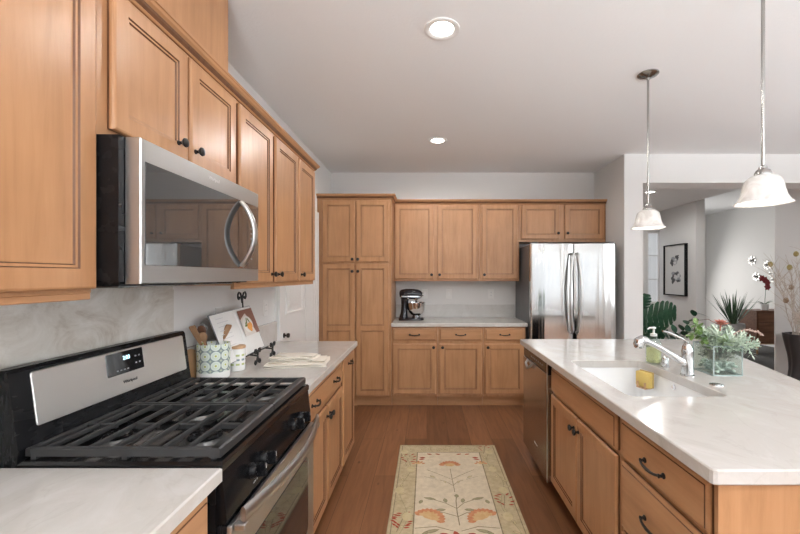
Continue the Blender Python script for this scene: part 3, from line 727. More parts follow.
# ------------------------------------------------------------------ dishwasher
t = thing('dishwasher', 'stainless dishwasher at the far end of the island', 'dishwasher', (.766, 3.105, 0), -90)
DW = .636
G().box(.004, DW - .004, .04, .60, .10, .868).box(.02, DW - .02, .10, .58, 0, .10).build('tub', [blackm], t, smooth=0)
G().box(.004, DW - .006, .0, .039, .105, .79, .003).build('door', [dw_steel], t, smooth=0)
dd = t.children[-1]
G().box(.004, DW - .006, .004, .039, .793, .862, .003).build('control_strip', [black], t, smooth=0)
cs = t.children[-1]
g = G()
for k in range(7): g.box(.22 + k * .045, .238 + k * .045, .0032, .0038, .822, .832)
g.build('key_print', [plain('dim_legend', (.32, .32, .32), .5)], cs, smooth=0)
G().box(DW - .022, DW - .0062, -.003, -.0002, .106, .862, .001).build('edge_trim', [steel], dd, smooth=0)
G().tube([(.15, .0, .79), (.16, -.02, .765), (.22, -.024, .742), (.28, -.02, .765), (.29, .0, .79)], .009, 8).build('handle', [steel], dd)
text('lettering', 'Whirlpool', .018, plain('badge_grey', (.75, .75, .75), .3, .5), dd, (.36, -.0005, .24), (R(90), 0, 0))

# ------------------------------------------------------------------ counter-top objects, left
CZ = .9141
t = thing('utensil_crock', 'white ceramic crock patterned with green and grey medallions holding utensils', 'crock', (-1.062, 1.94, CZ))
m, nt, b = new_mat('medallion_glaze')
tc = nt.nodes.new('ShaderNodeTexCoord'); sp_ = nt.nodes.new('ShaderNodeSeparateXYZ'); nt.links.new(tc.outputs['Object'], sp_.inputs[0])
at = nt.nodes.new('ShaderNodeMath'); at.operation = 'ARCTAN2'; nt.links.new(sp_.outputs[1], at.inputs[0]); nt.links.new(sp_.outputs[0], at.inputs[1])
def mth(op, a, b_=None):
    n = nt.nodes.new('ShaderNodeMath'); n.operation = op
    for i, v in enumerate((a, b_)):
        if v is None: continue
        if isinstance(v, (int, float)): n.inputs[i].default_value = v
        else: nt.links.new(v, n.inputs[i])
    return n.outputs[0]
uu = mth('FRACT', mth('MULTIPLY', at.outputs[0], 10 / (2 * math.pi)) ); vv = mth('FRACT', mth('MULTIPLY', sp_.outputs[2], 1 / .0475))
du = mth('ABSOLUTE', mth('SUBTRACT', uu, .5)); dv = mth('ABSOLUTE', mth('SUBTRACT', vv, .5))
rad = mth('SQRT', mth('ADD', mth('MULTIPLY', du, du), mth('MULTIPLY', dv, dv)))
r1 = ramp(nt, [(.0, (.45, .5, .18)), (.10, (.45, .5, .18)), (.13, (.80, .82, .78)), (.24, (.58, .66, .55)), (.44, (.70, .76, .70)), (.50, (.20, .25, .26)), (.58, (.28, .34, .33)), (.68, (.55, .6, .42))])
r1.color_ramp.interpolation = 'LINEAR'; nt.links.new(rad, r1.inputs[0])
gt = mth('GREATER_THAN', sp_.outputs[2], .038)
mx = nt.nodes.new('ShaderNodeMixRGB'); nt.links.new(gt, mx.inputs[0]); mx.inputs[1].default_value = (.78, .78, .76, 1); nt.links.new(r1.outputs[0], mx.inputs[2])
nt.links.new(mx.outputs[0], b.inputs['Base Color']); b.inputs['Roughness'].default_value = .2
G().lathe([(.066, 0), (.073, .004), (.075, .012), (.075, .166), (.0745, .172), (.072, .173), (.070, .170), (.070, .01), (.002, .008)], n=40).build('pot', [m, porcelain], t)
def utensil(name, label, base, top, kind, mat):
    b0, b1 = Vector(base), Vector(top); d = (b1 - b0); L = d.length
    t = thing(name, label, 'utensil', base); q = Vector((0, 0, 1)).rotation_difference(d.normalized())
    g = G().tube([(0, 0, 0), (0, 0, L * .5), (0, 0, L * .78)], [.005, .0055, .006], 8); hd = G()
    if kind == 'spoon': hd.lathe([(.006, L * .77), (.014, L * .82), (.021, L * .89), (.021, L * .94), (.014, L * .985), (.002, L)], n=14)
    elif kind == 'turner': hd.rings([[(x, y, z) for x, y in ((-w_, -.003), (w_, -.003), (w_, .003), (-w_, .003))] for z, w_ in ((L * .66, .006), (L * .8, .0125), (L * .97, .016), (L, .013))])
    elif kind == 'whisk':
        for k in range(4):
            a = math.pi * k / 4
            hd.tube([(math.cos(a) * .022 * math.sin(math.pi * u) * (1 if s < .5 else 1), math.sin(a) * .022 * math.sin(math.pi * u), L * .76 + L * .24 * u) for s, u in [(0, j / 8) for j in range(9)]], .0012, 5)
            hd.tube([(-math.cos(a) * .022 * math.sin(math.pi * j / 8), -math.sin(a) * .022 * math.sin(math.pi * j / 8), L * .76 + L * .24 * j / 8) for j in range(9)], .0012, 5)
    if kind in ('spoon',):
        for v in hd.b.verts: v.co.y *= .35
    h = g.build('handle', mat if kind != 'whisk' else steel, t); e_ = hd.build('head', mat if kind != 'whisk' else steel, t)
    for o in (h, e_): o.rotation_mode = 'QUATERNION'; o.rotation_quaternion = q
UG = 'utensils in the patterned crock'
BZ = CZ + .012
utensil('spatula', 'wooden spatula leaning furthest left in the crock', (-1.055, 1.95, BZ), (-1.125, 1.865, BZ + .255), 'turner', spoonwood)
utensil('wooden_spoon', 'dark wooden spoon with a broad bowl leaning in the crock beside the spatula', (-1.05, 1.93, BZ), (-1.09, 1.885, BZ + .222), 'spoon', spoonwood)
utensil('wooden_spoon', 'tall slim dark wooden spoon near the middle of the crock', (-1.07, 1.96, BZ), (-1.118, 1.925, BZ + .25), 'spoon', walnut)
utensil('whisk', 'steel whisk with its wires showing above the wooden utensils in the crock', (-1.075, 1.93, BZ), (-1.125, 1.95, BZ + .265), 'whisk', steel)
utensil('spatula', 'light wooden turner leaning right towards the cookbook from the crock', (-1.075, 1.90, BZ), (-1.05, 2.07, BZ + .235), 'turner', spoonwood)
t = thing('canister', 'small white canister with leaf pattern and wooden lid beside the crock', 'canister', (-1.022, 2.10, CZ))
m2, nt, b = new_mat('leaf_row_glaze')
tc = nt.nodes.new('ShaderNodeTexCoord'); sp_ = nt.nodes.new('ShaderNodeSeparateXYZ'); nt.links.new(tc.outputs['Object'], sp_.inputs[0])
at = nt.nodes.new('ShaderNodeMath'); at.operation = 'ARCTAN2'; nt.links.new(sp_.outputs[1], at.inputs[0]); nt.links.new(sp_.outputs[0], at.inputs[1])
uu = mth('FRACT', mth('MULTIPLY', at.outputs[0], 9 / (2 * math.pi))); vv = mth('FRACT', mth('MULTIPLY', sp_.outputs[2], 1 / .024))
du = mth('SUBTRACT', uu, .5); dv = mth('SUBTRACT', vv, .5)
du2 = mth('ABSOLUTE', du)
sh = mth('ADD', mth('MULTIPLY', du2, du2), mth('MULTIPLY', mth('POWER', mth('SUBTRACT', mth('ABSOLUTE', dv), mth('MULTIPLY', du2, .35)), 2), 3))
lf = mth('LESS_THAN', sh, .11)
band = mth('MULTIPLY', mth('GREATER_THAN', sp_.outputs[2], .018), mth('LESS_THAN', sp_.outputs[2], .098)); lf = mth('MULTIPLY', lf, band)
r2 = ramp(nt, [(.3, (.24, .3, .34)), (.6, (.46, .52, .24))]); nt.links.new(mth('FRACT', mth('MULTIPLY', sp_.outputs[2], 20.8)), r2.inputs[0])
mx = nt.nodes.new('ShaderNodeMixRGB'); nt.links.new(lf, mx.inputs[0]); mx.inputs[1].default_value = (.78, .78, .76, 1); nt.links.new(r2.outputs[0], mx.inputs[2])
nt.links.new(mx.outputs[0], b.inputs['Base Color']); b.inputs['Roughness'].default_value = .2
G().lathe([(.036, 0), (.040, .003), (.041, .01), (.041, .116), (.039, .118), (.001, .118)], n=32).build('pot', [m2], t)
G().lathe([(.042, .1182), (.043, .121), (.043, .129), (.041, .132), (.001, .132)], n=32).build('lid', [oak], t)
# round wooden board behind the crock
t = thing('cutting_board', 'round wooden board leaning against the wall behind the crock', 'cutting board', (-1.148, 1.895, CZ + .0755))
o = G().lathe([(.072, -.006), (.075, -.003), (.075, .003), (.072, .006)], n=36, ax='x').build('board', [oak], t, rot=(0, R(-6), 0))
G().tube([(0.008, .03, .05), (.014, .036, .06), (.008, .044, .07)], .003, 6).build('hanging_loop', [linen_d], t, rot=(0, R(-6), 0))
# open cookbook on a wrought iron easel
ey = 2.34; lean = math.atan(.095 / .26)
t = thing('cookbook_stand', 'black wrought iron scroll easel holding the open cookbook', 'book stand', (-.985, ey, CZ))
def scroll(c, r0, r1, turns, a0, dirn, plane, n=22):
    pts = []
    for k in range(n + 1):
        u = k / n; a = a0 + dirn * turns * 2 * math.pi * u; r = r0 + (r1 - r0) * u
        pts.append((c[0], c[1] + r * math.cos(a), c[2] + r * math.sin(a)) if plane == 'yz' else (c[0] + r * math.cos(a), c[1], c[2] + r * math.sin(a)))
    return pts
topx = -.094
g = G()
g.tube([(-.03, 0, .055), (-.062, 0, .145), (topx - .022, 0, .28), (topx - .030, 0, .375)], .0045, 8)
for s in (-1, 1):
    g.tube([(topx - .030, 0, .345), (topx - .031, s * .008, .383), (topx - .031, s * .022, .405), (topx - .031, s * .038, .409), (topx - .031, s * .050, .398), (topx - .031, s * .051, .380), (topx - .031, s * .041, .368), (topx - .031, s * .030, .372), (topx - .031, s * .029, .384)], .0052, 8)
g.build('back_post', [wrought], t)
g = G().tube([(-.03, -.15, .055), (-.03, .15, .055)], .0045, 8)
g.tube([(-.062, 0, .145), (-.14, 0, .004)], .004, 8)
g.build('cross_bar', [wrought], t)
for y in (-.108, .108):
    g = G()
    g.tube([(-.03, y, .055), (.012, y, .050), (.016, y, .050)], .005, 8)
    for s in (-1, 1):
        g.tube([(.016, y, .05), (.016, y + s * .007, .072), (.016, y + s * .018, .088), (.016, y + s * .031, .089), (.016, y + s * .036, .077), (.016, y + s * .027, .067)], .0052, 8)
        g.tube([(.016, y, .05), (.016, y + s * .007, .028), (.016, y + s * .016, .011), (.016, y + s * .029, .0055), (.016, y + s * .036, .016), (.016, y + s * .027, .027)], .0052, 8)
    g.build('scroll_foot', [wrought], t)
t = thing('cookbook', 'open cookbook on an iron easel showing a photo of fruit on a plate', 'book', (-1.003, 2.205, CZ + .062))
t.rotation_euler = (R(2), -lean, 0)
bw, bh = .235, .272
g = G().box(-.012, -.009, -bw, bw, 0, bh); g.build('cover', [plain('slate_cover', (.16, .18, .2), .5)], t, smooth=0)
for s in (-1, 1):
    rows = []
    for k in range(9):
        u = k / 8; y = s * (bw - .006) * u; x = -.006 + .010 * math.sin(math.pi * min(1, u * 1.3 + .02)) * .8 - .002 * u
        rows.append([(x, y, .004), (x, y, bh - .004), (-.0088, y, bh - .004), (-.0088, y, .004)])
    g = G().rings(rows)
    o = g.build('page', [paper], t, smooth=30)
    if s == -1:
        q = G()
        for k in range(9): q.box(.0010, .0014, -.20, -.20 + (.11 if k % 3 else .07), .24 - k * .022, .243 - k * .022)
        q.build('print', [plain('pale_print', (.55, .55, .56), .7)], o, smooth=0)
ph = G(); X0 = .0040
def fl(p, x, m=0): ph.poly([(x, y, z) for y, z in p], m)
fl([(.03, .10), (.215, .10), (.215, .255), (.03, .255)], X0, 0)
ell = lambda cy, cz, a, b_, n=20, rot=0: [(cy + a * math.cos(2 * math.pi * k / n) * math.cos(rot) - b_ * math.sin(2 * math.pi * k / n) * math.sin(rot), cz + a * math.cos(2 * math.pi * k / n) * math.sin(rot) + b_ * math.sin(2 * math.pi * k / n) * math.cos(rot)) for k in range(n)]
fl([(.03, .10), (.17, .10), (.135, .20), (.11, .232), (.03, .20)], X0 + .0004, 1)
fl(ell(.105, .165, .058, .05), X0 + .0006, 2)
for cy, cz, r in ((.105, .15, .022), (.13, .155, .02), (.118, .135, .018)): fl(ell(cy, cz, r, r, 14), X0 + .0010 + cy * .002, 3)
for cy, cz, rt in ((.085, .175, .5), (.098, .19, 1.2), (.075, .16, .1), (.12, .188, 2.0)): fl(ell(cy, cz, .018, .006, 10, rt), X0 + .0014 + cz * .002, 4)
ph.build('photo', [plain('print_brown', (.24, .11, .08), .5), plain('print_cloth', (.66, .62, .58), .5), plain('print_plate', (.74, .74, .72), .4), plain('print_orange', (.72, .32, .08), .5), plain('print_green', (.13, .2, .05), .5)], t, smooth=0, solid=False)
# folded towels
def towel(name, label, loc, rz, w_, d, layers, h, seed):
    random.seed(seed); t = thing(name, label, 'towel', loc, rz); g = G()
    nx, ny = 14, 8; fl_ = []
    for L in range(layers):
        z0 = L * h; ox = (-.008 if L % 2 else .006) * (L > 0); ww = w_ * (1 - .05 * L)
        def pt(i, j, top):
            u, v = i / nx - .5, j / ny - .5; ed = max(abs(u), abs(v)) * 2
            z = z0 + (h * (1 - .55 * ed ** 6) if top else h * .08) + (.0022 * math.sin(u * 9 + L) * math.cos(v * 7 + L * 2) if top else 0)
            return (u * ww + ox + .004 * math.sin(v * 8 + L), v * d * (1 - .03 * L) + .004 * math.sin(u * 6 + L), z)
        vt = [[g.b.verts.new(pt(i, j, True)) for j in range(ny + 1)] for i in range(nx + 1)]
        vb = [[g.b.verts.new(pt(i, j, False)) for j in range(ny + 1)] for i in range(nx + 1)]
        for i in range(nx):
            for j in range(ny):
                g.b.faces.new((vt[i][j], vt[i + 1][j], vt[i + 1][j + 1], vt[i][j + 1]))
                g.b.faces.new((vb[i][j], vb[i][j + 1], vb[i + 1][j + 1], vb[i + 1][j]))
        for i in range(nx):
            for j in (0, ny): 
                a = (vt[i][j], vb[i][j], vb[i + 1][j], vt[i + 1][j]); g.b.faces.new(a if j == 0 else a[::-1])
        for j in range(ny):
            for i in (0, nx):
                a = (vt[i][j], vt[i][j + 1], vb[i][j + 1], vb[i][j]); g.b.faces.new(a if i == 0 else a[::-1])
    g.build('cloth', [linen], t, smooth=60)
    q = G()
    for v in (-.32, -.27):
        for L in (layers - 1,):
            q.box(-w_ * .46, w_ * .46, d * v - .002, d * v + .002, L * h + h * .75, L * h + h * 1.0)
    q.build('stripe', [linen_d], t, smooth=0)
    return t
towel('kitchen_towel', 'wide cream linen towel folded flat on the left counter under another', (-.745, 2.275, CZ), 8, .33, .26, 2, .010, 3)
towel('kitchen_towel', 'smaller cream linen towel folded on top of a wider one', (-.775, 2.305, CZ + .0215), -4, .25, .16, 2, .010, 5)

# ------------------------------------------------------------------ stand mixer
t = thing('stand_mixer', 'black stand mixer with steel bowl on the back counter', 'stand mixer', (-.195, 4.50, CZ), 0)
navy = plain('black_gloss_mixer', (.012, .012, .016), .1)
foot = [(-.125, -.075), (-.10, -.095), (.02, -.075), (.10, -.09), (.15, -.055), (.16, 0), (.15, .055), (.10, .09), (.02, .075), (-.10, .095), (-.125, .075), (-.13, 0)]
G().rings([[(x, y, 0) for x, y in foot], [(x, y, .018) for x, y in foot], [(x * .93, y * .9, .03) for x, y in foot]]).build('base', [navy], t, smooth=50)
G().rings([[(cx + rx * math.cos(2 * math.pi * k / 16), ry * math.sin(2 * math.pi * k / 16), z) for k in range(16)] for z, cx, rx, ry in ((.028, -.075, .052, .06), (.08, -.07, .04, .045), (.16, -.065, .037, .042), (.235, -.06, .045, .046), (.25, -.06, .05, .048))]).build('column', [navy], t)
hd = [(-.125, .012, .305), (-.12, .035, .30), (-.10, .052, .298), (-.05, .062, .298), (.03, .062, .298), (.09, .056, .296), (.125, .043, .293), (.14, .025, .292), (.143, .008, .292)]
mh = G().rings([[(x, r * .95 * math.cos(2 * math.pi * k / 18), z + r * .98 * math.sin(2 * math.pi * k / 18)) for k in range(18)] for x, r, z in hd]).build('head', [navy], t, smooth=50)
g = G()
g.rings([[(x, s_ * (r * .955 + .001), zz) for zz in (z - .034, z - .018) ] + [(x, s_ * (r * .955 - .004), zz) for zz in (z - .018, z - .034)] for s_, (x, r, z) in [(-1, h_) for h_ in hd[2:7]]])
g.build('trim_band', [chrome], mh)
G().lathe([(.016, 0), (.02, .004), (.02, .014), (.014, .017), (.001, .018)], (0, 0, 0), 16, ax='x').build('hub_cap', [chrome], mh, loc=(.1385, 0, .295))
G().lathe([(.028, .248), (.026, .236), (.012, .225), (.009, .16), (.001, .158)], (.07, 0, 0), 16).build('beater_shaft', [chrome], t)
G().lathe([(.045, .031), (.047, .045), (.04, .05), (.055, .06), (.082, .085), (.098, .12), (.104, .165), (.106, .20), (.108, .202), (.1035, .203), (.101, .165), (.094, .12), (.078, .088), (.05, .065), (.001, .06)], (.07, 0, 0), 32).build('bowl', [chrome], t)
G().ball((-.02, -.05, .25), (.012, .009, .009)).build('speed_knob', [chrome], t)

# ------------------------------------------------------------------ outlets
def plate(label, loc, rz, kind):
    t = thing('wall_outlet' if kind == 'o' else 'switch_plate', label, 'outlet' if kind == 'o' else 'switch', loc, rz)
    G().box(-.036, .036, -.0055, -.0005, -.058, .058, .002).build('plate', [white_pl], t, smooth=0)
    if kind == 'o':
        for z in (-.021, .021):
            o = G().box(-.016, .016, -.0075, -.0056, z - .014, z + .014, .001).build('socket', [trimw], t, smooth=0)
            G().box(-.008, -.0055, -.0078, -.0076, z - .003, z + .006).box(.0055, .008, -.0078, -.0076, z - .003, z + .006).build('slots', [blackm], o, smooth=0)
    else: G().box(-.012, .012, -.009, -.0056, -.026, .026, .002).build('rocker', [trimw], t, smooth=0)
plate('white outlet on the back wall nearest the refrigerator', (.79, WB, 1.197), 0, 'o')
plate('white switch plate in the middle of the back wall above the counter', (.27, WB, 1.197), 0, 's')
plate('white switch plate on the back wall beside the stand mixer', (-.03, WB, 1.197), 0, 's')
plate('white outlet on the left wall beyond the cookbook', (WL, 2.86, 1.185), 90, 'o')
plate('white switch plate on the left wall above the crock', (WL, 2.22, 1.185), 90, 's')

# ------------------------------------------------------------------ rug
rugx, rugw, rugy1, rugl = .17, .78, 3.257, 2.35
t = thing('runner_rug', 'cream floral runner rug with red blossoms on the wood floor', 'rug', (rugx, rugy1 - rugl, .0005))
def cloth(name, a, b_):
    m, nt, b = new_mat(name); mp = coords(nt, (1, 1, 1), False); n = nt.nodes.new('ShaderNodeTexNoise'); n.inputs['Scale'].default_value = 26; n.inputs['Detail'].default_value = 8; n.inputs['Roughness'].default_value = .75
    nt.links.new(mp.outputs[0], n.inputs[0]); r = ramp(nt, [(.36, a), (.62, b_)]); nt.links.new(n.outputs[0], r.inputs[0]); nt.links.new(r.outputs[0], b.inputs['Base Color'])
    b.inputs['Roughness'].default_value = .95; b.inputs['Specular IOR Level'].default_value = .1
    n2 = nt.nodes.new('ShaderNodeTexNoise'); n2.inputs['Scale'].default_value = 420; nt.links.new(mp.outputs[0], n2.inputs[0])
    bp = nt.nodes.new('ShaderNodeBump'); bp.inputs['Strength'].default_value = .3; bp.inputs['Distance'].default_value = .002; nt.links.new(n2.outputs[0], bp.inputs['Height']); nt.links.new(bp.outputs[0], b.inputs['Normal'])
    return m
RM = [cloth('rug_border', (.44, .36, .22), (.58, .48, .31)), cloth('rug_field', (.60, .51, .37), (.72, .62, .46)), cloth('rug_line', (.20, .16, .10), (.30, .24, .15)), cloth('rug_red', (.33, .06, .035), (.46, .10, .06)),
      cloth('rug_orange', (.52, .20, .10), (.66, .32, .17)), cloth('rug_gold', (.60, .36, .16), (.68, .47, .25)), cloth('rug_leaf', (.28, .25, .14), (.40, .36, .22)), cloth('rug_pale', (.54, .45, .25), (.62, .53, .33))]
g = G(); hw = rugw / 2; ZR = .009; bw_ = .143
g.box(-hw, hw, 0, rugl, 0, .008, .003, m=0)
lay = [0.0]
def rp(pts, m):
    lay[0] += .0000025; z = ZR - .0009 + lay[0]
    g.poly([(x, y, z) for x, y in pts], m)
rp([(-hw + bw_, bw_ * .9), (hw - bw_, bw_ * .9), (hw - bw_, rugl - bw_ * .9), (-hw + bw_, rugl - bw_ * .9)], 1)
def line(p, q, w_, m):
    p, q = Vector(p), Vector(q); d = (q - p).normalized(); n = Vector((-d.y, d.x)) * w_ / 2
    rp([p - n, q - n, q + n, p + n], m)
def frame(i, w_, m):
    x, y0, y1 = hw - i, i * .95, rugl - i * .95
    for a, b_ in (((-x, y0), (x, y0)), ((-x, y1), (x, y1)), ((-x, y0), (-x, y1)), ((x, y0), (x, y1))): line(a, b_, w_, m)
frame(bw_, .007, 2); frame(.018, .005, 2)
def petal(c, a, L, W, m):
    c = Vector(c); d = Vector((math.cos(a), math.sin(a))); n = Vector((-d.y, d.x))
    rp([c + d * (L * u) + n * (W * w_) for u, w_ in ((0, 0), (.25, -.38), (.55, -.5), (.85, -.28), (1, 0), (.85, .28), (.55, .5), (.25, .38))], m)
def petal_out(c, a, L, W):
    petal(c, a, L, W, 2); c2 = Vector(c) + Vector((math.cos(a), math.sin(a))) * L * .08; petal(c2, a, L * .84, W * .74, 6 if W > .022 else 7)
def curve(pts, w_, m):
    P = [Vector(p) for p in pts]
    for a, b_ in zip(P, P[1:]): line(a, b_, w_, m)
def fan(c, a, r, n, spread_, m1, m2):
    for k in range(n):
        aa = a + spread_ * (k / (n - 1) - .5); petal(Vector(c) + Vector((math.cos(aa), math.sin(aa))) * r * .48, aa, r * .56, r * .38, m1)
    for k in range(n - 1):
        aa = a + spread_ * ((k + .5) / (n - 1) - .5) * .8; petal(c, aa, r * .62, r * .3, m2)
up = math.pi / 2
def motif(y, f):
    """one repeat of the field pattern; y is its far end, f=+1 points to the far end"""
    def Y(v): return y - v * f
    A = lambda a: a if f > 0 else -a
    for x in (-.13, -.065, .06, .125): petal((x, Y(.045)), A(up + (1.25 if x < 0 else -1.25)), .045, .018, 3)
    for s in (-1, 1):
        petal((s * .23, Y(.10)), A(up + s * 1.45), .05, .022, 3); petal((s * .235, Y(.13)), A(up + s * 1.3), .05, .018, 3); fan((s * .235, Y(.20)), A(up), .05, 5, 2.6, 4, 5)
    fan((0, Y(.235)), A(up), .085, 9, 2.4, 4, 5)
    curve([(0, Y(.27)), (.004, Y(.40)), (.012, Y(.58))], .004, 2)
    for s in (-1, 1):
        curve([(0.002, Y(.42)), (s * .06, Y(.37)), (s * .17, Y(.285))], .0035, 2); curve([(0.006, Y(.50)), (s * .04, Y(.45)), (s * .08, Y(.43))], .0035, 2)
        curve([(s * .10, Y(.42)), (s * .19, Y(.38))], .003, 2)
        petal_out((s * .11, Y(.40)), A(up + s * -.9), .05, .018); petal_out((s * .04, Y(.47)), A(up - s * .4), .035, .014)
    curve([(0.015, Y(.92)), (.01, Y(.80)), (.012, Y(.68)), (.02, Y(.62))], .006, 2)
    for s in (-1, 1):
        curve([(.012, Y(.76)), (s * .06, Y(.70)), (s * .15, Y(.655))], .005, 2); curve([(.012, Y(.84)), (s * .07, Y(.80)), (s * .11, Y(.80))], .005, 2)
        petal_out((s * .05, Y(.70)), A(up - s * .2), .05, .028); petal_out((s * .11, Y(.665)), A(up - s * 1.3), .085, .026); petal_out((s * .055, Y(.77)), A(up - s * 1.7), .07, .03); petal_out((s * .10, Y(.80)), A(up - s * 1.9), .075, .03)
        fan((s * .165, Y(.86)), A(up + s * .5), .10, 11, 2.7, 4, 5); fan((s * .165, Y(.855)), A(up + s * .5), .07, 7, 2.6, 5, 5)
        curve([(s * .02, Y(.97)), (s * .12, Y(.93)), (s * .24, Y(.945))], .005, 2); petal_out((s * .10, Y(.955)), A(up - s * 1.9), .10, .03); petal_out((s * .215, Y(.71)), A(up + s * .3), .045, .026)
        petal((s * .05, Y(1.06)), A(up + s * .95), .07, .03, 3); petal((s * .10, Y(1.10)), A(up + s * 1.3), .06, .024, 3); petal_out((s * .2, Y(1.02)), A(up + s * .6), .06, .03)
    petal((.004, Y(1.05)), A(up + .25), .085, .04, 3)
    petal_out((.02, Y(.645)), A(up), .04, .03)
motif(rugl - .13, 1); motif(.13, -1)
def bunch(x, y, s, n=9):
    for k in range(n):
        a = 2 * math.pi * k / n + .3; c = (x + math.cos(a) * .032 * s, y + math.sin(a) * .060 * s); petal(c, (.5 if math.cos(a) > 0 else math.pi - .5) + .4 * math.sin(a), .036 * s, .013 * s, 3)
    curve([(x - .02, y - .09), (x, y), (x + .01, y + .05)], .004, 2)
bx_ = hw - bw_ / 2
for k in range(5):
    y = rugl - .24 - k * .76
    if y > .1: bunch(-bx_ + .005, y, 1.0); 
    y2 = rugl - .80 - k * .76
    if y2 > .1: bunch(bx_, y2, 1.0); bunch(-bx_, y2 - .22, 1.0)
bunch(bx_ - .02, rugl - .075, .8, 7)
random.seed(4)
for s in (-1, 1):
    y = .1; ph_ = 0
    pts = []
    while y < rugl - .05: pts.append((s * bx_ + .032 * math.sin(y * 11 + s), y)); y += .04
    curve(pts, .0035, 6)
    for i, p in enumerate(pts[1:-1]):
        if i % 2: petal_out(p, random.uniform(0, 6.28), random.uniform(.035, .055), random.uniform(.014, .02))
        if i % 7 == 3: rp([(p[0] + .03 * math.cos(2 * math.pi * k / 12), p[1] + .042 * math.sin(2 * math.pi * k / 12)) for k in range(12)], 7)
for k in range(16):
    x = -.30 + .6 * k / 15; petal_out((x, rugl - .07 + .02 * math.sin(k * 2)), random.uniform(0, 6.28), .045, .015); petal_out((x, .07), random.uniform(0, 6.28), .045, .015)
g.build('rug_pile', RM, t, smooth=0, solid=False)
q = G().box(-hw - .004, hw + .004, -.004, rugl + .004, .0, .005, .001); q.build('binding', [plain('rug_binding', (.42, .35, .22), .95)], t, smooth=0)

# ------------------------------------------------------------------ ceiling lights and pendants
def can(label, x, y, watts=17):
    t = thing('recessed_light', label, 'ceiling light', (x, y, ZC), 0)
    G().lathe([(.092, -.0005), (.092, -.006), (.084, -.009), (.066, -.005), (.060, -.001)], n=36, caps=(False, False)).build('trim_ring', [white_pl], t)
    G().lathe([(.0605, -.0015), (.055, -.004), (.001, -.005)], n=32, caps=(False, True)).build('lens', [lampm], t)
    l = bpy.data.lights.new('can_glow', 'SPOT'); l.energy = watts; l.spot_size = R(180); l.spot_blend = .35; l.color = (1, .985, .96); l.shadow_soft_size = .06
    o = bpy.data.objects.new('can_glow', l); COL.objects.link(o); o.parent = t; o.location = (0, 0, -.02)
can('round recessed ceiling light nearest the camera', .078, 2.02)
can('round recessed ceiling light near the back wall cabinets', .10, 3.684, 33)
can('round recessed ceiling light in the next room past the opening', 3.4, 5.94, 60)
can('added unseen ceiling light that fills the kitchen between range and island', .1, .35, 13)  # out-of-view can added for extra fill light
def pendant(label, x, y, rz):
    t = thing('pendant_light', label, 'pendant light', (x, y, ZC), rz, 'island pendants')
    G().lathe([(.062, -.0005), (.062, -.006), (.056, -.012), (.03, -.02), (.012, -.028), (.010, -.036), (.001, -.037)], n=32).build('canopy', [nickel], t)
    zr_ = 1.722 - ZC; top = zr_ + .118
    G().tube([(0, 0, -.036), (0, 0, top + .03)], .0068, 12).build('rod', [nickel], t)
    G().lathe([(.008, top + .040), (.014, top + .036), (.016, top + .026), (.024, top + .020), (.030, top + .008), (.030, top - .004), (.022, top - .01), (.001, top - .01)], n=24).build('socket_cap', [nickel], t)
    pr = [(.026, .118), (.046, .112), (.060, .098), (.068, .076), (.072, .052), (.077, .032), (.086, .014), (.096, .003), (.099, 0.0)]
    inn = [(r - .003, z - (.002 if r < .09 else -.0015)) for r, z in reversed(pr)]
    G().lathe([(r, zr_ + z) for r, z in pr + inn], n=40, caps=(False, False)).build('shade', [shadem], t)
    o = G().ball((0, 0, zr_ + .062), (.024, .024, .032)).build('bulb', [lampm_soft], t)
    l = bpy.data.lights.new('bulb_glow', 'POINT'); l.energy = 1.6; l.shadow_soft_size = .03; l.color = (1, .94, .86)
    lo = bpy.data.objects.new('bulb_glow', l); COL.objects.link(lo); lo.parent = t; lo.location = (0, 0, zr_ + .02)
lampm_soft = emis('bulb_lens', (1, .95, .88), 1.5)
pendant('white bell glass pendant nearer the camera over the near half of the island', 1.40, 1.625, 0)
pendant('white bell glass pendant hanging over the far end of the island', 1.40, 2.47, 0)

# ------------------------------------------------------------------ planted glass vase on the island
VX, VY = 1.518, 2.042; vw, vd, vh = .072, .075, .150
t = thing('glass_vase', 'square clear glass vase of succulents and moss on the island', 'vase', (VX, VY, CZ), 0)
def sq(a, b_, z): return [(-a, -b_, z), (a, -b_, z), (a, b_, z), (-a, b_, z)]
G().rings([sq(vw - .002, vd - .002, 0), sq(vw, vd, .003), sq(vw, vd, vh), sq(vw - .005, vd - .005, vh), sq(vw - .005, vd - .005, .012)]).build('vessel', [clear], t, smooth=0)
g = G(); eg = .0022
for x in (-vw, vw):
    for y in (-vd, vd): g.box(x - eg, x + eg, y - eg, y + eg, .003, vh)
    g.box(x - eg, x + eg, -vd, vd, vh - eg, vh + eg); g.box(x - eg, x + eg, -vd, vd, .0005, .007)
for y in (-vd, vd): g.box(-vw, vw, y - eg, y + eg, vh - eg, vh + eg); g.box(-vw, vw, y - eg, y + eg, .0005, .007)
g.build('polished_edge', [plain('glass_edge', (.36, .43, .42), .08, 0, Specular_IOR_Level=.9)], t, smooth=0)
random.seed(11)
g = G()
for k in range(150):
    x, y, z = random.uniform(-.056, .056), random.uniform(-.058, .058), random.uniform(.018, .062)
    r = random.uniform(.007, .011); q = bmesh.ops.create_icosphere(g.b, subdivisions=1, radius=r)
    for v in q['verts']: v.co = Vector((VX + x + v.co.x * 1.2, VY + y + v.co.y, CZ + z + v.co.z * .8))
tag(g.build('pebbles', [pebble], smooth=80), 'pale green pebbles in the bottom of the square glass vase', 'pebbles', kind='stuff')
g = G()
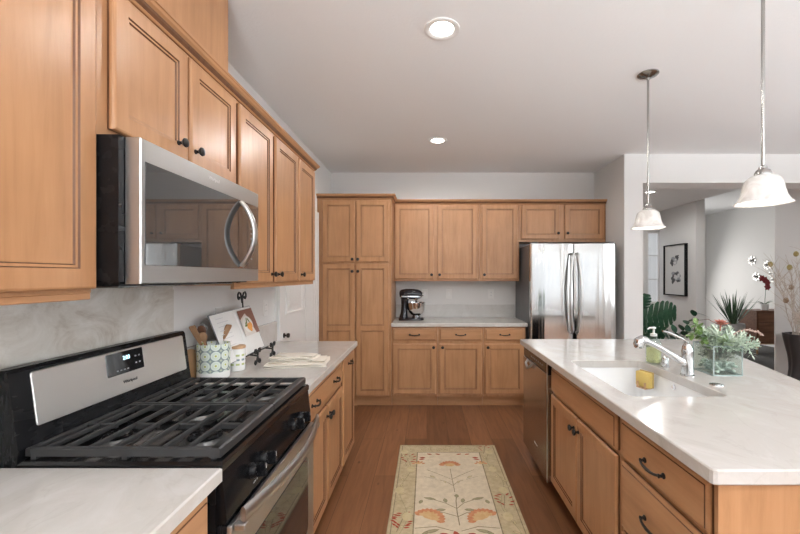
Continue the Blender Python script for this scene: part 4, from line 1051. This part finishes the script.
for k in range(420):
    x, y, z = random.uniform(-.058, .058), random.uniform(-.06, .06), random.uniform(.075, .13)
    a = random.uniform(0, 6.28); d = Vector((math.cos(a), math.sin(a), random.uniform(-.3, .6)))
    p0 = Vector((VX + x, VY + y, CZ + z)); p1 = p0 + d * .018
    p1.x = min(max(p1.x, VX - .063), VX + .063); p1.y = min(max(p1.y, VY - .066), VY + .066)
    g.tube([p0, (p0 + p1) / 2 + Vector((0, 0, .003)), p1], .0016, 4)
tag(g.build('moss', [moss], smooth=0), 'grey green moss packed in the square glass vase above the pebbles', 'moss', kind='stuff')
ZV = CZ + .125
def sprig_geo(seed, L=.10, n=26, lw=.007, ll=.034):
    random.seed(seed); g = G(); st = G(); st.tube([(0, 0, -.01), (.003, .002, L * .5), (.008, .0, L)], [.003, .0025, .0015], 6)
    for k in range(n):
        u = .12 + .88 * k / n; a = k * 2.4; up_ = .25 + .9 * u
        d = Vector((math.cos(a), math.sin(a), up_)).normalized()
        g.leaf((.008 * u, .002, L * u), d, (0, 0, 1), ll * (1.1 - .35 * u), lw * 1.25, -.10, n=4)
        if k % 2 == 0:
            e_ = Vector((.008 * u, .002, L * u)) + d * ll * .6
            for s in (-1, 1): g.leaf(e_, d + Vector((-math.sin(a), math.cos(a), .2)) * s * .8, (0, 0, 1), ll * .45, lw, .0, n=3)
    return st, g
st, g = sprig_geo(2)
sp0 = thing('frosty_sprig', 'upright pale frosted green leafy sprig in the square glass vase', 'sprig', (VX, VY, ZV), 0, 'frosty sprigs in the glass vase')
st.build('stem', [frost], sp0); g.build('leaves', [frost], sp0, smooth=80, solid=False)
spots = [(.00, -.05, -10, 5), (.04, -.055, -5, 30), (.055, -.02, 0, 42), (.03, .0, 0, 20), (.0, .0, 5, 8), (.05, .03, 15, 35), (-.035, -.05, -15, -18), (.02, .05, 25, 15), (.058, -.058, -25, 50), (-.02, -.02, 0, -10), (.06, .01, 10, 62), (.015, -.062, -32, 12), (-.05, -.03, -10, -30), (-.01, -.06, -38, -8), (.035, -.06, -40, 22), (.06, -.03, -20, 70), (.03, .02, 5, 24), (-.03, .0, -5, -14)]
for i, (x, y, rx, ry) in enumerate(spots):
    o = sp0 if i == 0 else copy_tree(sp0)
    o.location = (VX + x * .9, VY + y * .9, ZV); o.rotation_euler = (R(-rx), R(ry), R(i * 71) * 0 + 0); o.scale = (1.12 - .06 * (i % 3),) * 3
def rosette(label, loc, r, mat, tilt, n=22, cat='succulent', name='succulent', w_=.4):
    t = thing(name, label, cat, loc); g = G()
    for k in range(n):
        u = k / n; a = k * 2.4; el = .15 + 1.1 * u
        d = Vector((math.cos(a) * math.cos(el), math.sin(a) * math.cos(el), math.sin(el)))
        g.leaf(Vector(d) * r * .08, d, (0, 0, 1), r * (1.05 - .55 * u), r * w_, -.15, n=4, cup=.4)
    g.build('leaves', [mat], t, smooth=80, solid=False)
    G().tube([(0, 0, -.03), (0, 0, .005)], .004, 6).build('stem', [mat], t)
    t.rotation_euler = (R(tilt[0]), R(tilt[1]), 0)
palegreen = leafy('pale_green_succulent', (.30, .42, .24), (.48, .58, .38), .55)
rosette('pale green rosette succulent at the front of the glass vase', (VX - .02, VY - .075, ZV + .045), .05, palegreen, (35, -10))
rosette('frosted rosette succulent behind the front one in the glass vase', (VX - .055, VY - .02, ZV + .065), .055, frost, (15, -25))
rosette('coral pink bloom topping the glass vase arrangement', (VX + .012, VY - .01, ZV + .125), .042, coral, (10, 0), 30, 'flower', 'coral_flower', .3)
def leafy_sprig(name, label, cat, base, tip, n, L, W, mat, stem, droop=.15, group=None, seed=1, bow=.03):
    random.seed(seed); t = thing(name, label, cat, base, 0, group); d = Vector(tip) - Vector(base)
    pts = [d * u + Vector((0, 0, bow * math.sin(math.pi * u))) for u in [k / 8 for k in range(9)]]
    G().tube(pts, [.003 - .002 * k / 8 for k in range(9)], 6).build('stem', [stem], t)
    g = G()
    for k in range(n):
        u = .2 + .8 * k / max(1, n - 1); i = min(7, int(u * 8)); p = pts[i].lerp(pts[i + 1], u * 8 - i)
        ax = (pts[min(8, i + 1)] - pts[i]).normalized(); sd = ax.orthogonal().normalized(); sd.rotate(Matrix.Rotation(k * 2.5 + random.uniform(-.3, .3), 3, ax))
        g.leaf(p, ax * .55 + sd, (0, 0, 1), L * random.uniform(.8, 1.1), W * random.uniform(.85, 1.1), droop, n=5)
    g.build('leaves', [mat], t, smooth=80, solid=False)
EG = 'green sprigs on the left side of the glass vase'
for k, (dx, dy, dz) in enumerate(((-.085, -.03, .105), (-.10, .02, .07), (-.065, .03, .13), (-.075, -.05, .045))):
    leafy_sprig('green_sprig', 'bright green round-leaved sprig at the left side of the glass vase', 'sprig', (VX - .035, VY - .01 + .01 * k, ZV), (VX - .035 + dx, VY + dy, ZV + dz), 14, .034, .026, gleaf, gleaf, .15, EG, 20 + k)
# trailing blush sprig and bare twig
t = thing('blush_sprig', 'blush pink budded sprig trailing right from the glass vase', 'sprig', (VX + .05, VY - .01, ZV + .05))
pts = [(0, 0, 0), (.04, -.01, .042), (.09, -.02, .055), (.13, -.028, .045), (.155, -.034, .025)]
G().tube(pts, .002, 6).build('stem', [blush], t)
g = G(); random.seed(5)
for k in range(46):
    u = .3 + .7 * k / 45; i = min(3, int(u * 4)); p = Vector(pts[i]).lerp(Vector(pts[i + 1]), u * 4 - i); g.ball((p.x + random.uniform(-.004, .004), p.y + random.uniform(-.004, .004), p.z + random.uniform(-.004, .004)), random.uniform(.003, .0045), u=6, v=5)
g.build('buds', [blush], t)
tag(G().tube([(VX - .03, VY + .02, ZV + .02), (VX - .10, VY + .03, ZV + .09), (VX - .085, VY + .03, ZV + .145), (VX - .03, VY + .02, ZV + .152), (VX + .04, VY + .01, ZV + .11)], [.003, .0025, .002, .0018, .001], 6).build('curved_twig', [bark]), 'thin brown curved twig arching over the glass vase', 'twig')
leafy_sprig('frosty_sprig', 'frosted leafy sprig spilling down over the right corner of the vase', 'sprig', (VX + .05, VY - .05, ZV + .02), (VX + .115, VY - .085, ZV - .02), 26, .032, .008, frost, frost, .1, None, 9, .04)

# ------------------------------------------------------------------ beyond the opening: split-leaf plant
def monstera(g, c, size, tip, tilt, seed):
    """heart-shaped leaf with slots; tip angle in the leaf plane, then rotated to face the viewer"""
    random.seed(seed); mat = Matrix.Translation(Vector(c)) @ Matrix.Rotation(tilt[1], 4, 'Z') @ Matrix.Rotation(tilt[0], 4, 'X') @ Matrix.Rotation(tip, 4, 'Y')
    def width(v): return .46 * (math.sin(math.pi * min(1, (v * .88 + .12))) ** .62)
    N = 7
    for s in (-1, 1):
        for k in range(N):
            v0, v1 = -.12 + 1.06 * k / N, -.12 + 1.06 * (k + .80) / N
            vs = [v0, (v0 + v1) / 2, v1]
            rows = []
            for j in range(5):
                u = (0, .28, .52, .8, 1)[j]
                row = []
                for vi, v in enumerate(vs):
                    vv_ = max(0.0, min(1, (v + .12) / 1.12)); W = width(vv_)
                    sp_ = v + .26 * u * W                     # ribs sweep to the tip
                    if j == 0: sp_ = [v0, (v0 + v1) / 2, v0 + 1.06 / N][vi]
                    if j in (1, 2): sp_ = [v0, (v0 + v1) / 2, v0 + 1.06 / N * (1 if j == 1 else .93)][vi] + .26 * u * W
                    round_ = 1 - (.10 if vi != 1 and j == 4 else 0)
                    row.append(mat @ (Vector((s * W * u * round_, .10 * (u * W) ** 2 - .05 * math.sin(v * 3) - .012 * (1 if vi == 1 else 0), sp_)) * size))
                rows.append(row)
            g.rings(rows, False, False, 0, closed=False)
t = thing('split_leaf_plant', 'dark green split-leaf plant in a pot just past the wall opening', 'plant', (2.62, 4.62, 0))
G().lathe([(.13, 0), (.15, .01), (.19, .36), (.20, .38), (.18, .38), (.17, .35), (.001, .34)], n=28).build('pot', [vaseblk], t)
L_ = [((-.03, 0, .93), .40, 1.42, (.2, .1), 1), ((-.04, .06, .80), .30, 1.9, (.35, -.2), 2), ((-.10, .03, .98), .26, .2, (.3, .3), 3), ((-.06, -.05, .72), .24, 2.6, (.5, .1), 4)]
for c, sz, tip, tl, sd in L_:
    g = G(); monstera(g, c, sz, tip, tl, sd); o = g.build('leaf', [monst], t, smooth=60, solid=False)
g = G()
for c, sz, tip, tl, sd in L_: g.tube([(0, 0, .34), (c[0] * .3, c[1] * .3, (c[2] + .34) * .55), (c[0], c[1], c[2])], [.010, .008, .005], 7)
g.build('stalks', [spike], t)
def glossy(label, base, tip, n, seed, L=.12, W=.07):
    leafy_sprig('glossy_stem', label, 'plant', base, tip, n, L, W, monst, spike, .2, None, seed, .06)
glossy('tallest glossy dark leaved stem right of the split-leaf plant', (2.74, 4.55, .345), (3.10, 4.48, .99), 13, 31)
glossy('lower glossy dark leaved stem right of the split-leaf plant', (2.72, 4.60, .345), (2.99, 4.40, .80), 16, 32)
glossy('short glossy dark leaved stem just under the big split leaf', (2.66, 4.58, .345), (2.80, 4.40, .78), 14, 33)

# ------------------------------------------------------------------ framed picture, console, wall flowers, plants beyond
t = thing('framed_picture', 'black framed ink wash picture on the hallway wall', 'picture', (4.6, 7.19, 1.53), -90)
fw_, fh_ = .315, .47
g = G()
for a in ((-fw_, fw_, -fh_, -fh_ + .02), (-fw_, fw_, fh_ - .02, fh_), (-fw_, -fw_ + .02, -fh_ + .02, fh_ - .02), (fw_ - .02, fw_, -fh_ + .02, fh_ - .02)): g.box(a[0], a[1], -.055, -.001, a[2], a[3], .002)
g.build('frame', [blackm], t, smooth=0)
G().box(-fw_ + .02, fw_ - .02, -.03, -.002, -fh_ + .02, fh_ - .02).build('mat_board', [plain('mat_board_white', (.66, .66, .65), .7)], t, smooth=0)
g = G(); random.seed(21); z_ = [0]
def blot(cx, cz, rx, rz_, m, rough_=.25):
    z_[0] += .0002; n = 22; ph1, ph2 = random.uniform(0, 6), random.uniform(0, 6)
    g.poly([(cx + rx * math.cos(2 * math.pi * k / n) * (1 + rough_ * math.sin(3 * k * .55 + ph1) + .12 * math.sin(k * 1.9 + ph2)), -.0302 - z_[0], cz + rz_ * math.sin(2 * math.pi * k / n) * (1 + rough_ * math.cos(2 * k * .6 + ph2))) for k in range(n)], m)
for cx, cz, rx, rz_, m_ in ((-.02, .17, .10, .07, 1), (.06, .23, .055, .045, 0), (-.08, .14, .05, .06, 0), (.0, .13, .045, .03, 2), (.02, .19, .03, .02, 2), (.03, -.12, .13, .10, 1), (-.05, -.17, .05, .08, 0), (.06, -.07, .07, .03, 0), (.1, -.2, .06, .02, 0), (.03, -.13, .06, .04, 2), (.11, -.10, .03, .04, 2)): blot(cx, cz, rx, rz_, m_)
g.build('artwork', [ink, ink2, plain('wash_white', (.62, .62, .62), .8)], t, smooth=0, solid=False)
# console cabinet
t = thing('console_cabinet', 'low walnut console cabinet on tapered legs in the far room', 'cabinet', (5.92, 7.0, .0065))
cw, cdp = .80, .42
G().box(0, cw, 0, cdp, .205, .765, .004).build('carcass', [walnut], t, smooth=0)
G().box(-.015, cw, -.012, cdp, .766, .79, .004).build('top', [walnut], t, smooth=0)
for k in range(3):
    z0 = .225 + k * .178
    o = G().box(.02, cw - .02, -.014, -.001, z0, z0 + .166, .003).build('drawer', [wood('walnut_drawer', (1.5, 12, 12), (.15, .065, .035), (.22, .10, .055), (.28, .14, .08), .4)] if k == 0 else [bpy.data.materials['walnut_drawer']], t, smooth=0)
    G().box(cw / 2 - .06, cw / 2 + .06, -.024, -.0145, z0 + .13, z0 + .14, .002).build('handle', [walnut], o, smooth=0)
G().box(.0, cw, .0, cdp, .185, .204).build('rail', [oak], t, smooth=0)
for x in (.04, cw - .04):
    for y in (.04, cdp - .04):
        G().lathe([(.012, 0), (.024, .184)], (x, y, 0), 12).build('leg', [oak], t)
t = thing('orchid', 'crimson orchid in a white pot on the walnut console', 'plant', (6.18, 7.14, .797))
G().lathe([(.05, 0), (.055, .004), (.065, .11), (.06, .112), (.055, .10), (.001, .095)], n=20).build('pot', [porcelain], t)
g = G()
for a, L in ((2.9, .32), (2.6, .26), (3.4, .22), (.2, .2), (5.0, .16)): g.leaf((0, 0, .10), (math.cos(a), math.sin(a) * .4, .35 if L > .25 else .6), (0, 0, 1), L, .05, .25, n=6)
g.build('leaves', [spike], t, smooth=80, solid=False)
st = [(0, 0, .10), (.015, 0, .30), (.02, 0, .46), (-.01, 0, .56), (-.06, 0, .60)]
G().tube(st, .004, 6).build('flower_stem', [spike], t)
for k, (x, z) in enumerate(((-.02, .555), (.025, .50), (-.075, .58), (.03, .42))):
    g = G()
    for j in range(6):
        a = j * math.pi / 3 + k; g.leaf((x, -.02, z), (math.cos(a), -.4, math.sin(a)), (0, -1, 0), .065, .05, .3, n=4)
    g.build('blossom', [redp], t, smooth=80, solid=False)
def wall_flower(label, y, z, r, seed):
    t = thing('wall_flower', label, 'wall decoration', (6.9, y, z), -90)
    random.seed(seed); g = G()
    for ring_, (n, L, lift) in enumerate(((8, 1, .25), (7, .72, .6), (5, .42, 1.3))):
        for k in range(n):
            a = 2 * math.pi * k / n + ring_ * .4 + random.uniform(-.08, .08)
            g.leaf((0, -.008 - ring_ * .006, 0), (math.cos(a), -lift, math.sin(a)), (0, -1, 0), r * L, r * .62 * L, .25, n=5, cup=.3)
    g.build('petals', [pewter], t, smooth=60, solid=False)
    G().ball((0, -.02, 0), (r * .14, .016, r * .14)).build('center', [plain('dark_pewter', (.12, .12, .12), .3, .8)] if 'dark_pewter' not in bpy.data.materials else [bpy.data.materials['dark_pewter']], t)
for lab, px, py, r in (('silver petal wall flower, upper left of the far room cluster', 752.4, 260.4, .105), ('silver petal wall flower, upper right of the far room cluster', 767.8, 265, .10), ('silver petal wall flower, lowest of the three big ones', 756.6, 276.6, .10),
                       ('small silver wall flower under the upper right big one', 771, 274, .055), ('small silver wall flower just above the crimson orchid', 772.8, 280, .05)):
    y = 6.9 * 390 / (px - 427); wall_flower(lab, y, 1.42 - (py - 276) * y / 390, r, int(px))
t = thing('spiky_plant', 'spiky grass-leaved plant in a grey planter beside the walnut console', 'plant', (5.42, 6.9, .0065))
G().lathe([(.12, 0), (.13, .01), (.17, .56), (.16, .58), (.145, .56), (.001, .54)], n=24).build('planter', [plain('grey_planter', (.3, .29, .28), .6)], t)
g = G(); random.seed(8)
for k in range(60):
    a = random.uniform(0, 6.28); sp_ = random.uniform(.1, .75); g.leaf((.03 * math.cos(a), .03 * math.sin(a), .54), (math.cos(a) * sp_, math.sin(a) * sp_, 1), (math.cos(a), math.sin(a), .1), random.uniform(.42, .68), .019, -.06, n=7, cup=.5)
g.build('leaves', [spike], t, smooth=80, solid=False)
# tall dark vase with dried branches
FVX, FVY = 4.445, 4.62
t = thing('floor_vase', 'tall charcoal ceramic floor vase with dried branches by the opening', 'vase', (FVX, FVY, 0))
g = G(); rs = []
for k in range(15):
    u = k / 14; z = .735 * u; r = .135 + .028 * math.sin(u * 5.2 + 2.2) + .012 * u; tw = u * 1.1
    rs.append([((r + .010 * math.cos(6 * (2 * math.pi * j / 36) + tw * 4)) * math.cos(2 * math.pi * j / 36 + tw), (r + .010 * math.cos(6 * (2 * math.pi * j / 36) + tw * 4)) * math.sin(2 * math.pi * j / 36 + tw), z) for j in range(36)])
top = rs[-1]; rs.append([(x * .9, y * .9, .735) for x, y, z in top]); rs.append([(x * .85, y * .85, .60) for x, y, z in top])
g.rings(rs).build('vessel', [vaseblk], t)
random.seed(33)
for k in range(16):
    a = random.uniform(0, 6.28); tx = random.uniform(-.48, .30); ty = random.uniform(-.16, .14); hz = random.uniform(.95, 1.28) - abs(tx) * .55
    if k < 5: tx = -.12 - .09 * k; hz = 1.05 - .06 * k
    t = thing('dried_branch', 'pale twiggy dried branch rising from the charcoal floor vase', 'branch', (FVX, FVY, .63), 0, 'dried branches in the floor vase')
    bx0, by0 = .07 * math.cos(a), .07 * math.sin(a)
    P = []
    for j in range(9):
        u = j / 8; P.append(Vector((bx0 + (tx - bx0) * u ** 1.5 + .02 * math.sin(u * 9 + k), by0 + (ty - by0) * u + .015 * math.sin(u * 7 + k * 2), hz * u)))
    g = G().tube(P, [.0055 - .004 * j / 8 for j in range(9)], 6)
    for j in range(2, 8):
        for s in range(2):
            d = Vector((random.uniform(-1, 1), random.uniform(-.6, .6), random.uniform(.5, 1.3))).normalized() * random.uniform(.10, .22); g.tube([P[j], P[j] + d * .5 + Vector((0, 0, .01)), P[j] + d], [.003, .002, .001], 5)
    g.build('twigs', [dried], t)
    if k % 2 == 0:
        p = P[-1] if k % 4 else P[5]; G().ball(p, (.026, .026, .034), u=10, v=8).build('pod', [bud if k % 4 else bud2], t)
    if k % 5 == 1:
        p = P[2]; q = G()
        for _ in range(14): q.ball(p + Vector((random.uniform(-.05, .05), random.uniform(-.05, .0) - .03, random.uniform(-.04, .06))), random.uniform(.02, .03), u=8, v=6)
        q.build('dried_bloom', [cotton], t)
# greenery outside the entry window
random.seed(12); g = G()
for k in range(500):
    p = Vector((random.uniform(4.6, 6.6), random.uniform(9.9, 10.5), random.uniform(1.55, 2.4))); g.leaf(p, (random.uniform(-1, 1), random.uniform(-1, 1), random.uniform(-1, .5)), (0, 0, 1), .12, .06, .2, n=3)
g.tube([(5.6, 10.2, 0), (5.55, 10.2, 1.2), (5.6, 10.25, 2.2)], [.05, .04, .02], 8)
tag(g.build('shrub', [leafy('outdoor_leaf', (.10, .13, .07), (.24, .28, .15), .6)], smooth=80, solid=False), 'leafy shrub outside the narrow entry window', 'shrub')
